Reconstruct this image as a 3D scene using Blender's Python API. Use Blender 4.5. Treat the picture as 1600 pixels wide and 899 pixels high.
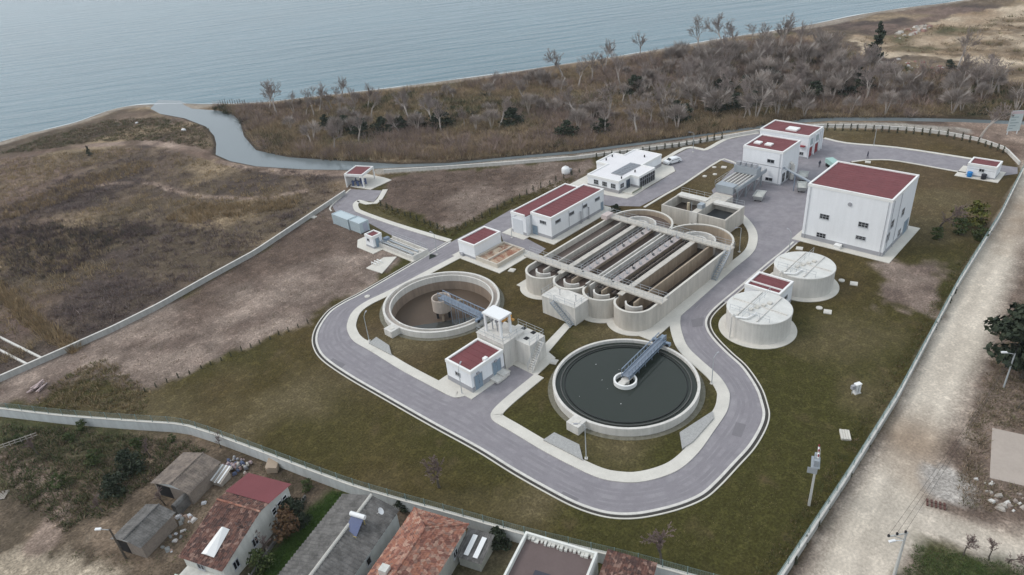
import bpy, bmesh, math, random
import numpy as np
from mathutils import Matrix, Vector
random.seed(7); RNG = np.random.default_rng(11)
for o in list(bpy.data.objects): bpy.data.objects.remove(o)
SC = bpy.context.scene
COL = SC.collection
# ------------------------------------------------------------------ camera
FPX, PITCH, ROLL, YAW, HCAM = 1094.0, math.radians(29.95), math.radians(5.48), math.radians(44.4), 64.0
def cam_axes():
    cp, sp = math.cos(PITCH), math.sin(PITCH); c, s = math.cos(ROLL), math.sin(ROLL)
    R0 = np.array([[1, 0, 0], [0, -sp, -cp], [0, cp, -sp]])
    Rr = np.array([[c, s, 0], [-s, c, 0], [0, 0, 1]])
    cu, su = math.cos(YAW), math.sin(YAW)
    Rz = np.array([[cu, su, 0], [-su, cu, 0], [0, 0, 1]])
    return Rr @ R0 @ Rz.T
RC = cam_axes()
cd = bpy.data.cameras.new('camera'); cam = bpy.data.objects.new('camera', cd); COL.objects.link(cam)
cd.sensor_width = 36; cd.lens = FPX / 1600 * 36; cd.clip_start = 1; cd.clip_end = 9000
m = Matrix.Identity(4)
for i in range(3):
    m[i][0] = RC[0][i]; m[i][1] = -RC[1][i]; m[i][2] = -RC[2][i]
m[2][3] = HCAM
cam.matrix_world = m; SC.camera = cam
# ------------------------------------------------------------------ sky and sun (overcast)
SUN_EL, SUN_AZ = math.radians(46), math.radians(128)
w = bpy.data.worlds.new('World'); SC.world = w; w.use_nodes = True
nt = w.node_tree; nt.nodes.clear()
sky = nt.nodes.new('ShaderNodeTexSky'); sky.sky_type = 'NISHITA'; sky.sun_disc = False
sky.sun_elevation = SUN_EL; sky.sun_rotation = math.pi / 2 - SUN_AZ
sky.altitude = 0; sky.air_density = 1.0; sky.dust_density = 6.0; sky.ozone_density = 1.0
hs = nt.nodes.new('ShaderNodeHueSaturation'); hs.inputs['Saturation'].default_value = 0.5
bg = nt.nodes.new('ShaderNodeBackground'); bg.inputs['Strength'].default_value = 0.15
wo = nt.nodes.new('ShaderNodeOutputWorld')
cl = nt.nodes.new('ShaderNodeMixRGB'); cl.inputs[0].default_value = 0.72; cl.inputs[2].default_value = (5.9, 6.6, 7.2, 1)   # even cloud layer over the clear sky
nt.links.new(sky.outputs[0], hs.inputs['Color']); nt.links.new(hs.outputs[0], cl.inputs[1]); nt.links.new(cl.outputs[0], bg.inputs[0]); nt.links.new(bg.outputs[0], wo.inputs[0])
ld = bpy.data.lights.new('sun', 'SUN'); ld.energy = 0.85; ld.angle = math.radians(22); ld.color = (1, .97, .93)
sun = bpy.data.objects.new('sun', ld); COL.objects.link(sun)
sd = Vector((math.cos(SUN_EL) * math.cos(SUN_AZ), math.cos(SUN_EL) * math.sin(SUN_AZ), math.sin(SUN_EL)))
sun.rotation_euler = sd.to_track_quat('Z', 'Y').to_euler()
vs = SC.view_settings; vs.view_transform = 'Standard'; vs.look = 'None'; vs.exposure = 0.05; vs.gamma = 1; vs.use_curve_mapping = False
SC.render.engine = 'CYCLES'
# ------------------------------------------------------------------ helpers
def P(x, y, z=0.0):
    "photo measurement -> point on the horizontal plane at height z (metres)"
    d = np.array([(x - 800) / FPX, (y - 449.5) / FPX, 1.0]) @ RC
    t = (z - HCAM) / d[2]
    return (d[0] * t, d[1] * t)
def PL(pts, z=0.0): return [P(x, y, z) for x, y in pts]
def smooth(pts, n=6, closed=False):
    p = [np.array(q, float) for q in pts]; N = len(p); out = []
    for i in range(N if closed else N - 1):
        if closed: a, b, c, d = p[(i - 1) % N], p[i], p[(i + 1) % N], p[(i + 2) % N]
        else: a, b, c, d = p[max(i - 1, 0)], p[i], p[i + 1], p[min(i + 2, N - 1)]
        for k in range(n):
            t = k / n
            out.append(.5 * ((2 * b) + (c - a) * t + (2 * a - 5 * b + 4 * c - d) * t * t + (3 * b - a - 3 * c + d) * t ** 3))
    if not closed: out.append(p[-1])
    return [tuple(q) for q in out]
def offset(pts, d):
    "shift an open polyline d metres to its left"
    p = np.array(pts, float); t = np.gradient(p, axis=0); t /= np.maximum(np.linalg.norm(t, axis=1, keepdims=True), 1e-9)
    return [tuple(q) for q in p + d * np.c_[-t[:, 1], t[:, 0]]]
def resample(pts, n):
    p = np.array(pts, float); s = np.r_[0, np.cumsum(np.linalg.norm(np.diff(p, axis=0), axis=1))]
    q = np.linspace(0, s[-1], n); return [tuple(r) for r in np.c_[np.interp(q, s, p[:, 0]), np.interp(q, s, p[:, 1])]]
def plen(pts): p = np.array(pts, float); return float(np.linalg.norm(np.diff(p, axis=0), axis=1).sum())

class MB:
    def __init__(s): s.v = []; s.f = []
    def add(s, vs, fs):
        b = len(s.v); s.v += [tuple(map(float, q)) for q in vs]; s.f += [tuple(b + i for i in f) for f in fs]; return s
    def box(s, x0, x1, y0, y1, z0, z1):
        return s.add([(x0, y0, z0), (x1, y0, z0), (x1, y1, z0), (x0, y1, z0), (x0, y0, z1), (x1, y0, z1), (x1, y1, z1), (x0, y1, z1)],
                     [(0, 3, 2, 1), (4, 5, 6, 7), (0, 1, 5, 4), (1, 2, 6, 5), (2, 3, 7, 6), (3, 0, 4, 7)])
    def tube(s, a, b, r0, r1=None, n=6, cap=True):
        r1 = r0 if r1 is None else r1
        a = Vector(a); b = Vector(b); d = b - a
        if d.length < 1e-6: return s
        u = d.orthogonal().normalized(); v = d.normalized().cross(u)
        vs = []
        for q, r in ((a, r0), (b, r1)):
            for k in range(n):
                t = 2 * math.pi * k / n; vs.append(q + r * (math.cos(t) * u + math.sin(t) * v))
        fs = [(k, (k + 1) % n, n + (k + 1) % n, n + k) for k in range(n)]
        if cap: fs += [tuple(range(n - 1, -1, -1)), tuple(range(n, 2 * n))]
        return s.add(vs, fs)
    def path(s, pts, r, n=6):
        for a, b in zip(pts[:-1], pts[1:]): s.tube(a, b, r, r, n)
        return s
    def bar(s, a, b, w, h, up=(0, 0, 1)):
        a = Vector(a); b = Vector(b); d = (b - a).normalized(); side = d.cross(Vector(up))
        if side.length < 1e-6: side = Vector((1, 0, 0))
        side = side.normalized() * w / 2; u = side.normalized().cross(d).normalized() * h / 2
        vs = [a - side - u, a + side - u, a + side + u, a - side + u, b - side - u, b + side - u, b + side + u, b - side + u]
        return s.add(vs, [(0, 1, 2, 3), (7, 6, 5, 4), (0, 4, 5, 1), (1, 5, 6, 2), (2, 6, 7, 3), (3, 7, 4, 0)])
    def prism(s, poly, z0, z1):
        n = len(poly)
        a = sum(poly[i][0] * poly[(i + 1) % n][1] - poly[(i + 1) % n][0] * poly[i][1] for i in range(n))
        if a < 0: poly = poly[::-1]
        return s.add([(x, y, z0) for x, y in poly] + [(x, y, z1) for x, y in poly],
                     [tuple(range(n - 1, -1, -1)), tuple(range(n, 2 * n))] + [(i, (i + 1) % n, n + (i + 1) % n, n + i) for i in range(n)])
    def sheet(s, poly, z):
        n = len(poly); a = sum(poly[i][0] * poly[(i + 1) % n][1] - poly[(i + 1) % n][0] * poly[i][1] for i in range(n))
        if a < 0: poly = poly[::-1]
        return s.add([(x, y, z) for x, y in poly], [tuple(range(n))])
    def strip(s, A, B, z):
        n = len(A); return s.add([(x, y, z) for x, y in A] + [(x, y, z) for x, y in B], [(i, i + 1, n + i + 1, n + i) for i in range(n - 1)])
    def slab(s, A, B, z0, z1):
        "solid band between two polylines"
        n = len(A); vs = []
        for z in (z0, z1): vs += [(x, y, z) for x, y in A] + [(x, y, z) for x, y in B]
        fs = []
        for i in range(n - 1):
            fs += [(2 * n + i, 2 * n + i + 1, 3 * n + i + 1, 3 * n + i), (i, i + 1, 2 * n + i + 1, 2 * n + i), (n + i + 1, n + i, 3 * n + i, 3 * n + i + 1)]
        fs += [(0, 2 * n, 3 * n, n), (n - 1, 2 * n - 1, 4 * n - 1, 3 * n - 1)]
        return s.add(vs, fs)
    def wall(s, pts, t, z0, z1): return s.slab(offset(pts, t / 2), offset(pts, -t / 2), z0, z1)
    def ring(s, cx, cy, r0, r1, z0, z1, n=72, a0=0, a1=2 * math.pi):
        full = abs(a1 - a0 - 2 * math.pi) < 1e-6; N = n if full else n + 1
        ang = [a0 + (a1 - a0) * k / n for k in range(N)]
        vs = []
        for r, z in ((r0, z0), (r1, z0), (r1, z1), (r0, z1)): vs += [(cx + r * math.cos(t), cy + r * math.sin(t), z) for t in ang]
        fs = []
        for k in range(n):
            j = (k + 1) % N
            for p in range(4):
                q = (p + 1) % 4; fs.append((p * N + k, p * N + j, q * N + j, q * N + k))
        if not full: fs += [(0, N, 2 * N, 3 * N), (N - 1, 4 * N - 1, 3 * N - 1, 2 * N - 1)]
        return s.add(vs, fs)
    def lathe(s, cx, cy, prof, n=48):
        vs = []; fs = []
        for r, z in prof: vs += [(cx + r * math.cos(2 * math.pi * k / n), cy + r * math.sin(2 * math.pi * k / n), z) for k in range(n)]
        for p in range(len(prof) - 1):
            for k in range(n): fs.append((p * n + k, p * n + (k + 1) % n, (p + 1) * n + (k + 1) % n, (p + 1) * n + k))
        return s.add(vs, fs)
    def disc(s, cx, cy, r, z, n=72): return s.add([(cx + r * math.cos(2 * math.pi * k / n), cy + r * math.sin(2 * math.pi * k / n), z) for k in range(n)], [tuple(range(n))])
    def mesh(s, name, mat=None, smooth_=False):
        me = bpy.data.meshes.new(name); me.from_pydata(s.v, [], s.f); me.update()
        bm = bmesh.new(); bm.from_mesh(me); bmesh.ops.recalc_face_normals(bm, faces=bm.faces); bm.to_mesh(me); bm.free()
        if mat: me.materials.append(mat)
        if smooth_:
            for p in me.polygons: p.use_smooth = True
        return me
    def build(s, name, mat, parent=None, smooth_=False, recalc=True):
        if recalc: me = s.mesh(name, mat, smooth_)
        else:
            me = bpy.data.meshes.new(name); me.from_pydata(s.v, [], s.f); me.update(); me.materials.append(mat)
        return link(name, me, parent)
def link(name, me, parent=None):
    o = bpy.data.objects.new(name, me); COL.objects.link(o)
    if parent is not None: o.parent = parent
    return o
def tag(o, label=None, cat=None, group=None, kind=None):
    if label: o['label'] = label
    if cat: o['category'] = cat
    if group: o['group'] = group
    if kind: o['kind'] = kind
    return o
def thing(name, label, cat, loc=(0, 0, 0), rz=0.0, group=None):
    o = bpy.data.objects.new(name, None); COL.objects.link(o); o.empty_display_size = .3
    o.location = loc; o.rotation_euler = (0, 0, rz); return tag(o, label, cat, group)
def dup(root, loc, rz=0.0, label=None, group=None, scale=None):
    r = root.copy(); COL.objects.link(r); r.location = loc; r.rotation_euler = (0, 0, rz)
    if scale is not None: r.scale = (scale,) * 3 if not hasattr(scale, '__len__') else scale
    if label: r['label'] = label
    if group: r['group'] = group
    for ch in root.children:
        c = ch.copy(); COL.objects.link(c); c.parent = r
        for g in ch.children:
            d = g.copy(); COL.objects.link(d); d.parent = c
    return r
# ------------------------------------------------------------------ materials
def lin(*c): return tuple(((v / 255) / 12.92 if v / 255 <= .04045 else ((v / 255 + .055) / 1.055) ** 2.4) for v in c)
MATS = {}
def mat(name, col, rough=.8, var=.10, scale=.6, fine=6.0, bump=0.0, streak=0.0, spec=.3, metal=0.0, attr=None, col2=None, bscale=None):
    if name in MATS: return MATS[name]
    M = bpy.data.materials.new(name); M.use_nodes = True; n = M.node_tree; L = n.links
    b = n.nodes['Principled BSDF']; b.inputs['Roughness'].default_value = rough; b.inputs['Specular IOR Level'].default_value = spec; b.inputs['Metallic'].default_value = metal
    tc = n.nodes.new('ShaderNodeTexCoord'); obj = tc.outputs['Object']
    n1 = n.nodes.new('ShaderNodeTexNoise'); n1.inputs['Scale'].default_value = scale; n1.inputs['Detail'].default_value = 6; n1.inputs['Roughness'].default_value = .65; L.new(obj, n1.inputs['Vector'])
    n2 = n.nodes.new('ShaderNodeTexNoise'); n2.inputs['Scale'].default_value = fine; n2.inputs['Detail'].default_value = 3; L.new(obj, n2.inputs['Vector'])
    def math_(op, a, bb):
        q = n.nodes.new('ShaderNodeMath'); q.operation = op
        for i, v in enumerate((a, bb)):
            if hasattr(v, 'links') or hasattr(v, 'is_linked'): L.new(v, q.inputs[i])
            else: q.inputs[i].default_value = v
        return q.outputs[0]
    f = math_('ADD', math_('MULTIPLY', n1.outputs[0], .7), math_('MULTIPLY', n2.outputs[0], .3))
    f = math_('SUBTRACT', f, .5); f = math_('MULTIPLY', f, 4 * var); f = math_('ADD', f, 1.0)
    if streak:
        mp = n.nodes.new('ShaderNodeMapping'); mp.inputs['Scale'].default_value = (1.3, 1.3, .12); L.new(obj, mp.inputs[0])
        n3 = n.nodes.new('ShaderNodeTexNoise'); n3.inputs['Scale'].default_value = 1.0; n3.inputs['Detail'].default_value = 5; n3.inputs['Roughness'].default_value = .7; L.new(mp.outputs[0], n3.inputs['Vector'])
        g = math_('MULTIPLY', math_('SUBTRACT', n3.outputs[0], .5), -3 * streak); g = math_('ADD', g, 1.0); f = math_('MULTIPLY', f, g)
    mx = n.nodes.new('ShaderNodeVectorMath'); mx.operation = 'SCALE'
    if attr:
        at = n.nodes.new('ShaderNodeAttribute'); at.attribute_name = attr; L.new(at.outputs['Color'], mx.inputs[0])
    elif col2:
        n4 = n.nodes.new('ShaderNodeTexNoise'); n4.inputs['Scale'].default_value = scale * 1.7; n4.inputs['Detail'].default_value = 5; n4.inputs['Roughness'].default_value = .7; L.new(obj, n4.inputs['Vector'])
        rp = n.nodes.new('ShaderNodeValToRGB'); rp.color_ramp.elements[0].position = .42; rp.color_ramp.elements[1].position = .6
        rp.color_ramp.elements[0].color = (*col, 1); rp.color_ramp.elements[1].color = (*col2, 1); L.new(n4.outputs[0], rp.inputs[0]); L.new(rp.outputs[0], mx.inputs[0])
    else: mx.inputs[0].default_value = col
    if attr and name == 'ground':
        for sc_, lo, hi, k0, k1 in ((.8, .52, .66, 1.0, 1.35), (3.2, .35, .62, .72, 1.16), (9.0, .3, .7, .8, 1.2)):
            ns = n.nodes.new('ShaderNodeTexNoise'); ns.inputs['Scale'].default_value = sc_; ns.inputs['Detail'].default_value = 4; L.new(obj, ns.inputs['Vector'])
            mr = n.nodes.new('ShaderNodeMapRange'); mr.inputs[1].default_value = lo; mr.inputs[2].default_value = hi; mr.inputs[3].default_value = k0; mr.inputs[4].default_value = k1; L.new(ns.outputs[0], mr.inputs[0]); f = math_('MULTIPLY', f, mr.outputs[0])
        f = math_('ADD', math_('MULTIPLY', math_('SUBTRACT', f, 1.0), at.outputs['Alpha']), 1.0)
    L.new(f, mx.inputs['Scale']); L.new(mx.outputs[0], b.inputs['Base Color'])
    if bump:
        nb = n2
        if bscale:
            nb = n.nodes.new('ShaderNodeTexNoise'); nb.inputs['Scale'].default_value = bscale; nb.inputs['Detail'].default_value = 4; L.new(obj, nb.inputs['Vector'])
        bp = n.nodes.new('ShaderNodeBump'); bp.inputs['Strength'].default_value = bump; bp.inputs['Distance'].default_value = .1; L.new(nb.outputs[0], bp.inputs['Height']); L.new(bp.outputs[0], b.inputs['Normal'])
    MATS[name] = M; return M
def glass(name, col, rough=.08):
    if name in MATS: return MATS[name]
    M = bpy.data.materials.new(name); M.use_nodes = True; b = M.node_tree.nodes['Principled BSDF']
    b.inputs['Base Color'].default_value = (*col, 1); b.inputs['Roughness'].default_value = rough; b.inputs['Specular IOR Level'].default_value = .5
    MATS[name] = M; return M
def watermat(name, col, rough, wscale, strength, stretch=(1, 1, 1), rot=0.0, dist=.3, detail=4):
    M = bpy.data.materials.new(name); M.use_nodes = True; n = M.node_tree; L = n.links; b = n.nodes['Principled BSDF']
    b.inputs['Roughness'].default_value = rough; b.inputs['IOR'].default_value = 1.33
    tc = n.nodes.new('ShaderNodeTexCoord'); mp = n.nodes.new('ShaderNodeMapping'); mp.inputs['Scale'].default_value = stretch; m0 = n.nodes.new('ShaderNodeMapping'); m0.inputs['Rotation'].default_value = (0, 0, rot); L.new(tc.outputs['Object'], m0.inputs[0]); L.new(m0.outputs[0], mp.inputs[0])
    n1 = n.nodes.new('ShaderNodeTexNoise'); n1.inputs['Scale'].default_value = wscale; n1.inputs['Detail'].default_value = detail; n1.inputs['Roughness'].default_value = .55; L.new(mp.outputs[0], n1.inputs['Vector'])
    n2 = n.nodes.new('ShaderNodeTexNoise'); n2.inputs['Scale'].default_value = .012; n2.inputs['Detail'].default_value = 3; L.new(tc.outputs['Object'], n2.inputs['Vector'])
    mr = n.nodes.new('ShaderNodeMapRange'); mr.inputs[3].default_value = .8; mr.inputs[4].default_value = 1.2; L.new(n2.outputs[0], mr.inputs[0])
    sc = n.nodes.new('ShaderNodeVectorMath'); sc.operation = 'SCALE'; sc.inputs[0].default_value = col; L.new(mr.outputs[0], sc.inputs['Scale']); L.new(sc.outputs[0], b.inputs['Base Color'])
    bp = n.nodes.new('ShaderNodeBump'); bp.inputs['Strength'].default_value = strength; bp.inputs['Distance'].default_value = dist; L.new(n1.outputs[0], bp.inputs['Height']); L.new(bp.outputs[0], b.inputs['Normal'])
    MATS[name] = M; return M
ASPH = mat('asphalt', (.232, .215, .232), .9, .13, .3, 5, .15, col2=(.275, .258, .272))
PAVE = mat('concrete_paving', (.60, .57, .515), .85, .15, .35, 4, .1)
CONC = mat('concrete', (.50, .465, .415), .85, .10, .3, 3, .1, streak=.28)
CONCL = mat('pale_concrete', (.61, .585, .545), .85, .10, .4, 3, .1, streak=.22)
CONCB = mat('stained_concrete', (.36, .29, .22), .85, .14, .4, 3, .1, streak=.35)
WHITE = mat('white_render', (.80, .81, .83), .75, .04, .25, 2, 0, streak=.07)
PLINTH = mat('grey_plinth', (.34, .34, .36), .85, .08, .5, 4)
TRIM = mat('white_trim', (.80, .79, .77), .6, .05, .6, 4)
REDROOF = mat('red_roof', (.17, .054, .058), .75, .2, .35, 2.5, .05)
def tilemat(name, cols, sc=3.0):
    M = mat(name, cols[0], .9, .25, .8, 4); n = M.node_tree; L = n.links
    vo = n.nodes.new('ShaderNodeTexVoronoi'); vo.inputs['Scale'].default_value = sc; tc = n.nodes.new('ShaderNodeTexCoord'); L.new(tc.outputs['Object'], vo.inputs['Vector'])
    sp = n.nodes.new('ShaderNodeSeparateColor'); L.new(vo.outputs['Color'], sp.inputs[0])
    rp = n.nodes.new('ShaderNodeValToRGB'); rp.color_ramp.interpolation = 'CONSTANT'
    while len(rp.color_ramp.elements) < len(cols): rp.color_ramp.elements.new(.5)
    for i, c in enumerate(cols): rp.color_ramp.elements[i].position = i / len(cols); rp.color_ramp.elements[i].color = (*c, 1)
    L.new(sp.outputs[0], rp.inputs[0]); sc_ = next(q for q in n.nodes if q.type == 'VECT_MATH'); L.new(rp.outputs[0], sc_.inputs[0]); return M
TILE = tilemat('clay_tile', [(.30, .135, .095), (.24, .105, .078), (.36, .19, .14), (.19, .09, .07), (.33, .15, .10), (.27, .16, .125), (.40, .25, .19)], 2.6)
TILED = tilemat('dark_clay_tile', [(.12, .062, .05), (.09, .05, .042), (.17, .09, .07), (.075, .045, .04), (.14, .07, .055), (.24, .15, .12), (.11, .065, .055)], 2.8)
STEEL = mat('galvanised_steel', (.36, .39, .42), .5, .08, 1, 5, metal=.3)
BLUEST = mat('blue_grey_steel', (.22, .27, .34), .5, .10, 1, 5)
FRAME = mat('window_frame', (.45, .46, .48), .5, .03)
GLASS = glass('dark_glass', (.018, .02, .024))
BLUEGL = glass('blue_glass', (.05, .075, .11))
DOORB = mat('blue_grey_door', (.24, .31, .38), .55, .05)
REDDOOR = mat('dark_red_door', (.25, .04, .045), .6, .06)
BLACK = mat('black_rubber', (.02, .02, .022), .7, .1)
WHITEP = mat('white_paint', (.78, .78, .78), .35, .03)
# ------------------------------------------------------------------ terrain
def vnoise(x, y, s, seed):
    r = np.random.default_rng(seed); T = r.random((256, 256))
    u = x / s; v = y / s; i = np.floor(u).astype(int); j = np.floor(v).astype(int); fu = u - i; fv = v - j
    fu = fu * fu * (3 - 2 * fu); fv = fv * fv * (3 - 2 * fv); i &= 255; j &= 255; i1 = (i + 1) & 255; j1 = (j + 1) & 255
    return (T[i, j] * (1 - fu) + T[i1, j] * fu) * (1 - fv) + (T[i, j1] * (1 - fu) + T[i1, j1] * fu) * fv
def fbm(x, y, s, seed, o=4):
    return sum(vnoise(x, y, s / 2 ** k, seed + k) * .5 ** k for k in range(o)) / sum(.5 ** k for k in range(o))
def inpoly(x, y, poly):
    c = np.zeros(x.shape, bool); n = len(poly)
    for i in range(n):
        (x0, y0), (x1, y1) = poly[i], poly[(i + 1) % n]
        if y0 == y1: continue
        k = ((y0 > y) != (y1 > y)) & (x < (x1 - x0) * (y - y0) / (y1 - y0) + x0); c ^= k
    return c
def distpl(x, y, pts):
    d = np.full(x.shape, 1e9)
    for (x0, y0), (x1, y1) in zip(pts[:-1], pts[1:]):
        dx, dy = x1 - x0, y1 - y0; t = np.clip(((x - x0) * dx + (y - y0) * dy) / (dx * dx + dy * dy + 1e-9), 0, 1)
        d = np.minimum(d, np.hypot(x - x0 - t * dx, y - y0 - t * dy))
    return d
WL = -0.6
coast = PL([(0, 222), (60, 206), (120, 191), (170, 173), (210, 165), (250, 163), (285, 162), (330, 163), (410, 160), (500, 150), (600, 139), (700, 126), (800, 113), (870, 102), (960, 89), (1050, 74), (1150, 57), (1250, 42), (1350, 22), (1440, 9), (1510, 0)], WL)
coast = smooth([(-900, 150), (-300, 240), (-60, 282)] + coast + [(520, 15), (900, -190), (2600, -1100)], 4)
land = coast + [(2600, -4000), (-4000, -4000), (-4000, 0)]
river = PL([(246, 158), (278, 160), (300, 170), (340, 173), (362, 178), (375, 190), (381, 213), (400, 235), (450, 246), (525, 251), (625, 257), (700, 255), (800, 245), (900, 236), (1000, 223), (1100, 209.5), (1180, 198), (1250, 187), (1300, 184), (1400, 184), (1500, 186), (1600, 190), (1700, 196),
            (1700, 202), (1600, 195), (1500, 191), (1400, 189), (1300, 189), (1250, 192), (1180, 201.5), (1100, 212.5), (1000, 226.5), (900, 240), (800, 248.5), (700, 258.5), (600, 263), (550, 266), (475, 265), (400, 260), (360, 252), (337, 242), (338, 225), (335, 213), (322, 198), (288, 185), (250, 178), (235, 170)], WL)
def axis(lo, a, b, hi, st):
    core = list(np.arange(a, b + st, st)); up = []; q = core[-1]; s = st
    while q < hi: s *= 1.09; q += s; up.append(q)
    dn = []; q = core[0]; s = st
    while q > lo: s *= 1.25; q -= s; dn.append(q)
    return np.array(dn[::-1] + core + up)
gx = axis(-1500, -12, 325, 2600, .8); gy = axis(-1500, -8, 315, 2000, .8)
X, Y = np.meshgrid(gx, gy, indexing='ij')
dc = distpl(X, Y, coast) * np.where(inpoly(X, Y, land), 1, -1)
dr = distpl(X, Y, river + river[:1]) * np.where(inpoly(X, Y, river), -1, 1)
Zt = np.clip(WL + .16 * dc, -4, 0)
Zt = np.minimum(Zt, np.clip(WL + .30 * dr, -2.2, 0))
rough_ = (fbm(X, Y, 9, 21) - .5)
WX = X + 2.0 * (fbm(X, Y, 6, 31, 2) - .5) * 2; WY = Y + 2.0 * (fbm(X, Y, 6, 41, 2) - .5) * 2
plant = PL([(-40, 640), (0, 597), (100, 553), (250, 480), (400, 397), (545, 300), (600, 272), (800, 258), (940, 244), (1050, 232), (1130, 217), (1190, 205), (1290, 200), (1450, 207), (1570, 230), (1597, 268), (1494, 450), (1398, 630), (1320, 757), (1227, 898), (1150, 1010), (820, 850), (560, 775), (420, 722), (290, 675), (100, 662), (0, 650)])
inplant = inpoly(X, Y, plant)
Zt += np.where(~inplant & (dr > 4) & (dc > 8), rough_ * .5, 0) * np.clip((distpl(X, Y, plant + plant[:1]) - 2) / 6, 0, 1)
AL = np.ones(X.shape)
# ground colours (true albedo of soil, grass, sand, gravel)
C = np.zeros(X.shape + (3,))
n1 = fbm(X, Y, 26, 51); n2 = fbm(X, Y, 5, 61); n3 = fbm(X, Y, 60, 71); n4 = fbm(X, Y, 2.2, 81, 3)
def mixc(a, b, t): t = np.clip(t, 0, 1)[..., None]; return np.array(a) * (1 - t) + np.array(b) * t
def zone(poly, col, warp=True, soft=1.6):
    d = distpl(X, Y, list(poly) + [poly[0]]) * np.where(inpoly(X, Y, poly), 1, -1)
    if warp: d = d + (n2 - .5) * 5 + (n4 - .5) * 4
    t = np.clip(d / (soft if warp else .5) + .5, 0, 1)[..., None]
    C[:] = C * (1 - t) + (col if getattr(col, 'ndim', 1) == 3 else np.array(col)) * t
def stroke(pts, width, col, warp=1.0, fade=.8):
    d = distpl(X + (WX - X) * warp, Y + (WY - Y) * warp, smooth(pts, 4)); t = np.clip((width / 2 - d) / fade + .5, 0, 1) * np.clip((n2 - .2) * 4, .35, 1)
    C[:] = C * (1 - t[..., None]) + (col if hasattr(col, 'ndim') else np.array(col)) * t[..., None]
FIELD = mixc(mixc((.105, .08, .058), (.185, .148, .11), (n2 - .3) * 2.4), (.15, .112, .098), (n1 - .42) * 4)
FIELD = mixc(FIELD, (.098, .080, .060), (n3 - .52) * 6)
C[:] = FIELD
LAWN = mixc(mixc((.078, .060, .027), (.112, .086, .042), (n2 - .3) * 2.5), (.115, .088, .056), (n1 - .47) * 5)
LAWN = mixc(LAWN, (.066, .066, .023), (n3 - .54) * 6)
LAWN = mixc(LAWN, (.125, .10, .06), (n4 - .66) * 3); LAWN = mixc(LAWN, (.145, .125, .075), (fbm(X, Y, 14, 131) - .5) * 3.5); LAWN *= np.array((.83, .79, .74))
DIRT = mixc(mixc((.15, .115, .098), (.26, .21, .18), (n2 - .28) * 2.4), (.115, .085, .07), (n1 - .52) * 5)
BEIGE = mixc(mixc((.43, .40, .355), (.57, .535, .48), (n2 - .3) * 2.3), (.30, .245, .195), (n1 - .5) * 5)
BRUSH = mixc(mixc((.11, .085, .06), (.19, .145, .10), (n2 - .3) * 2.4), (.07, .07, .04), (n1 - .5) * 5)
VILL = mixc(mixc((.08, .066, .05), (.165, .13, .10), (n2 - .3) * 2.4), (.06, .068, .032), (n1 - .5) * 6)
FIELD[:] = mixc(FIELD, (.25, .20, .14), (fbm(X, Y, 20, 161) - .53) * 5); FIELD[:] = mixc(FIELD, (.075, .06, .055), (fbm(X, Y, 16, 171) - .56) * 6)
n5 = fbm(X, Y, 3.0, 151, 3)
for Q_ in (FIELD, DIRT, BRUSH, VILL): Q_ *= (.62 + .76 * n5)[..., None]
C[:] = FIELD
SAND = mixc((.23, .205, .18), (.33, .30, .265), (n2 - .3) * 2)
zone(PL([(300, 165), (420, 161), (600, 141), (850, 110), (1050, 78), (1230, 48), (1290, 60), (1390, 100), (1600, 130), (1700, 200), (1450, 186), (1250, 188), (1000, 222), (700, 254), (450, 246), (381, 213), (362, 178)]), BRUSH)
zone(PL([(1330, 55), (1400, 55), (1500, 22), (1620, 5), (1750, 60), (1750, 130), (1600, 112), (1500, 96), (1440, 84), (1390, 92), (1350, 84)]), mixc(BEIGE * np.array((.90, .82, .72)), BRUSH * 1.3, (fbm(X, Y, 18, 141) - .52) * 5))
zone(PL([(1480, 187), (1600, 192), (1700, 250), (1640, 270), (1597, 262), (1575, 225), (1480, 203)]), DIRT * 1.25)
stroke(PL([(600, 267), (700, 262), (800, 254), (900, 246), (1000, 234), (1100, 220), (1180, 208), (1280, 197), (1400, 197), (1500, 205)]), 5.0, np.array((.30, .29, .27)), .3)
zone(PL([(1597, 268), (1494, 450), (1398, 630), (1320, 757), (1227, 898), (1100, 1100), (1700, 1100), (1700, 300)]), DIRT * .8)
ROADG = mixc(mixc((.24, .205, .18), (.36, .315, .275), (n2 - .3) * 2.3), (.20, .165, .14), (n1 - .55) * 5)
zone(PL([(1600, 262), (1590, 300), (1505, 450), (1415, 620), (1340, 757), (1245, 899), (1150, 1050), (1330, 1050), (1395, 900), (1420, 850), (1600, 882), (1700, 900), (1700, 835), (1600, 835), (1490, 815), (1480, 760), (1490, 690), (1530, 590), (1570, 480), (1600, 400), (1680, 300)]), ROADG)
rc_ = [(1640, 240), (1598, 310), (1555, 395), (1500, 515), (1450, 630), (1395, 760), (1345, 899), (1290, 1050)]
def vstroke(pts, width, col, amp, fade):
    d = distpl(X, Y, smooth(pts, 4)) + (n2 - .5) * 2.4 + (n1 - .5) * 3; t = np.clip((width / 2 - d) / fade + .5, 0, 1)[..., None] * amp
    C[:] = C * (1 - t) + col * t; AL[:] = AL * (1 - t[..., 0]) + .45 * t[..., 0]
vstroke(PL(rc_), 6.3, BEIGE, .9, 2.5)
for off_, wd in ((-1.6, .9), (1.5, .9)): vstroke(offset(smooth(PL(rc_), 3), off_), wd, BEIGE * 1.2, .85, .7)
vstroke(PL([(1380, 830), (1450, 818), (1520, 838), (1600, 858), (1700, 880)]), 4.5, BEIGE, .9, 1.5)
zone(PL([(1420, 740), (1480, 735), (1510, 790), (1440, 800)]), np.array((.34, .33, .32)))
zone(PL([(1430, 850), (1600, 885), (1700, 900), (1700, 1000), (1400, 1000), (1412, 899)]), mixc((.045, .065, .022), (.08, .075, .04), (n2 - .35) * 3))
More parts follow.
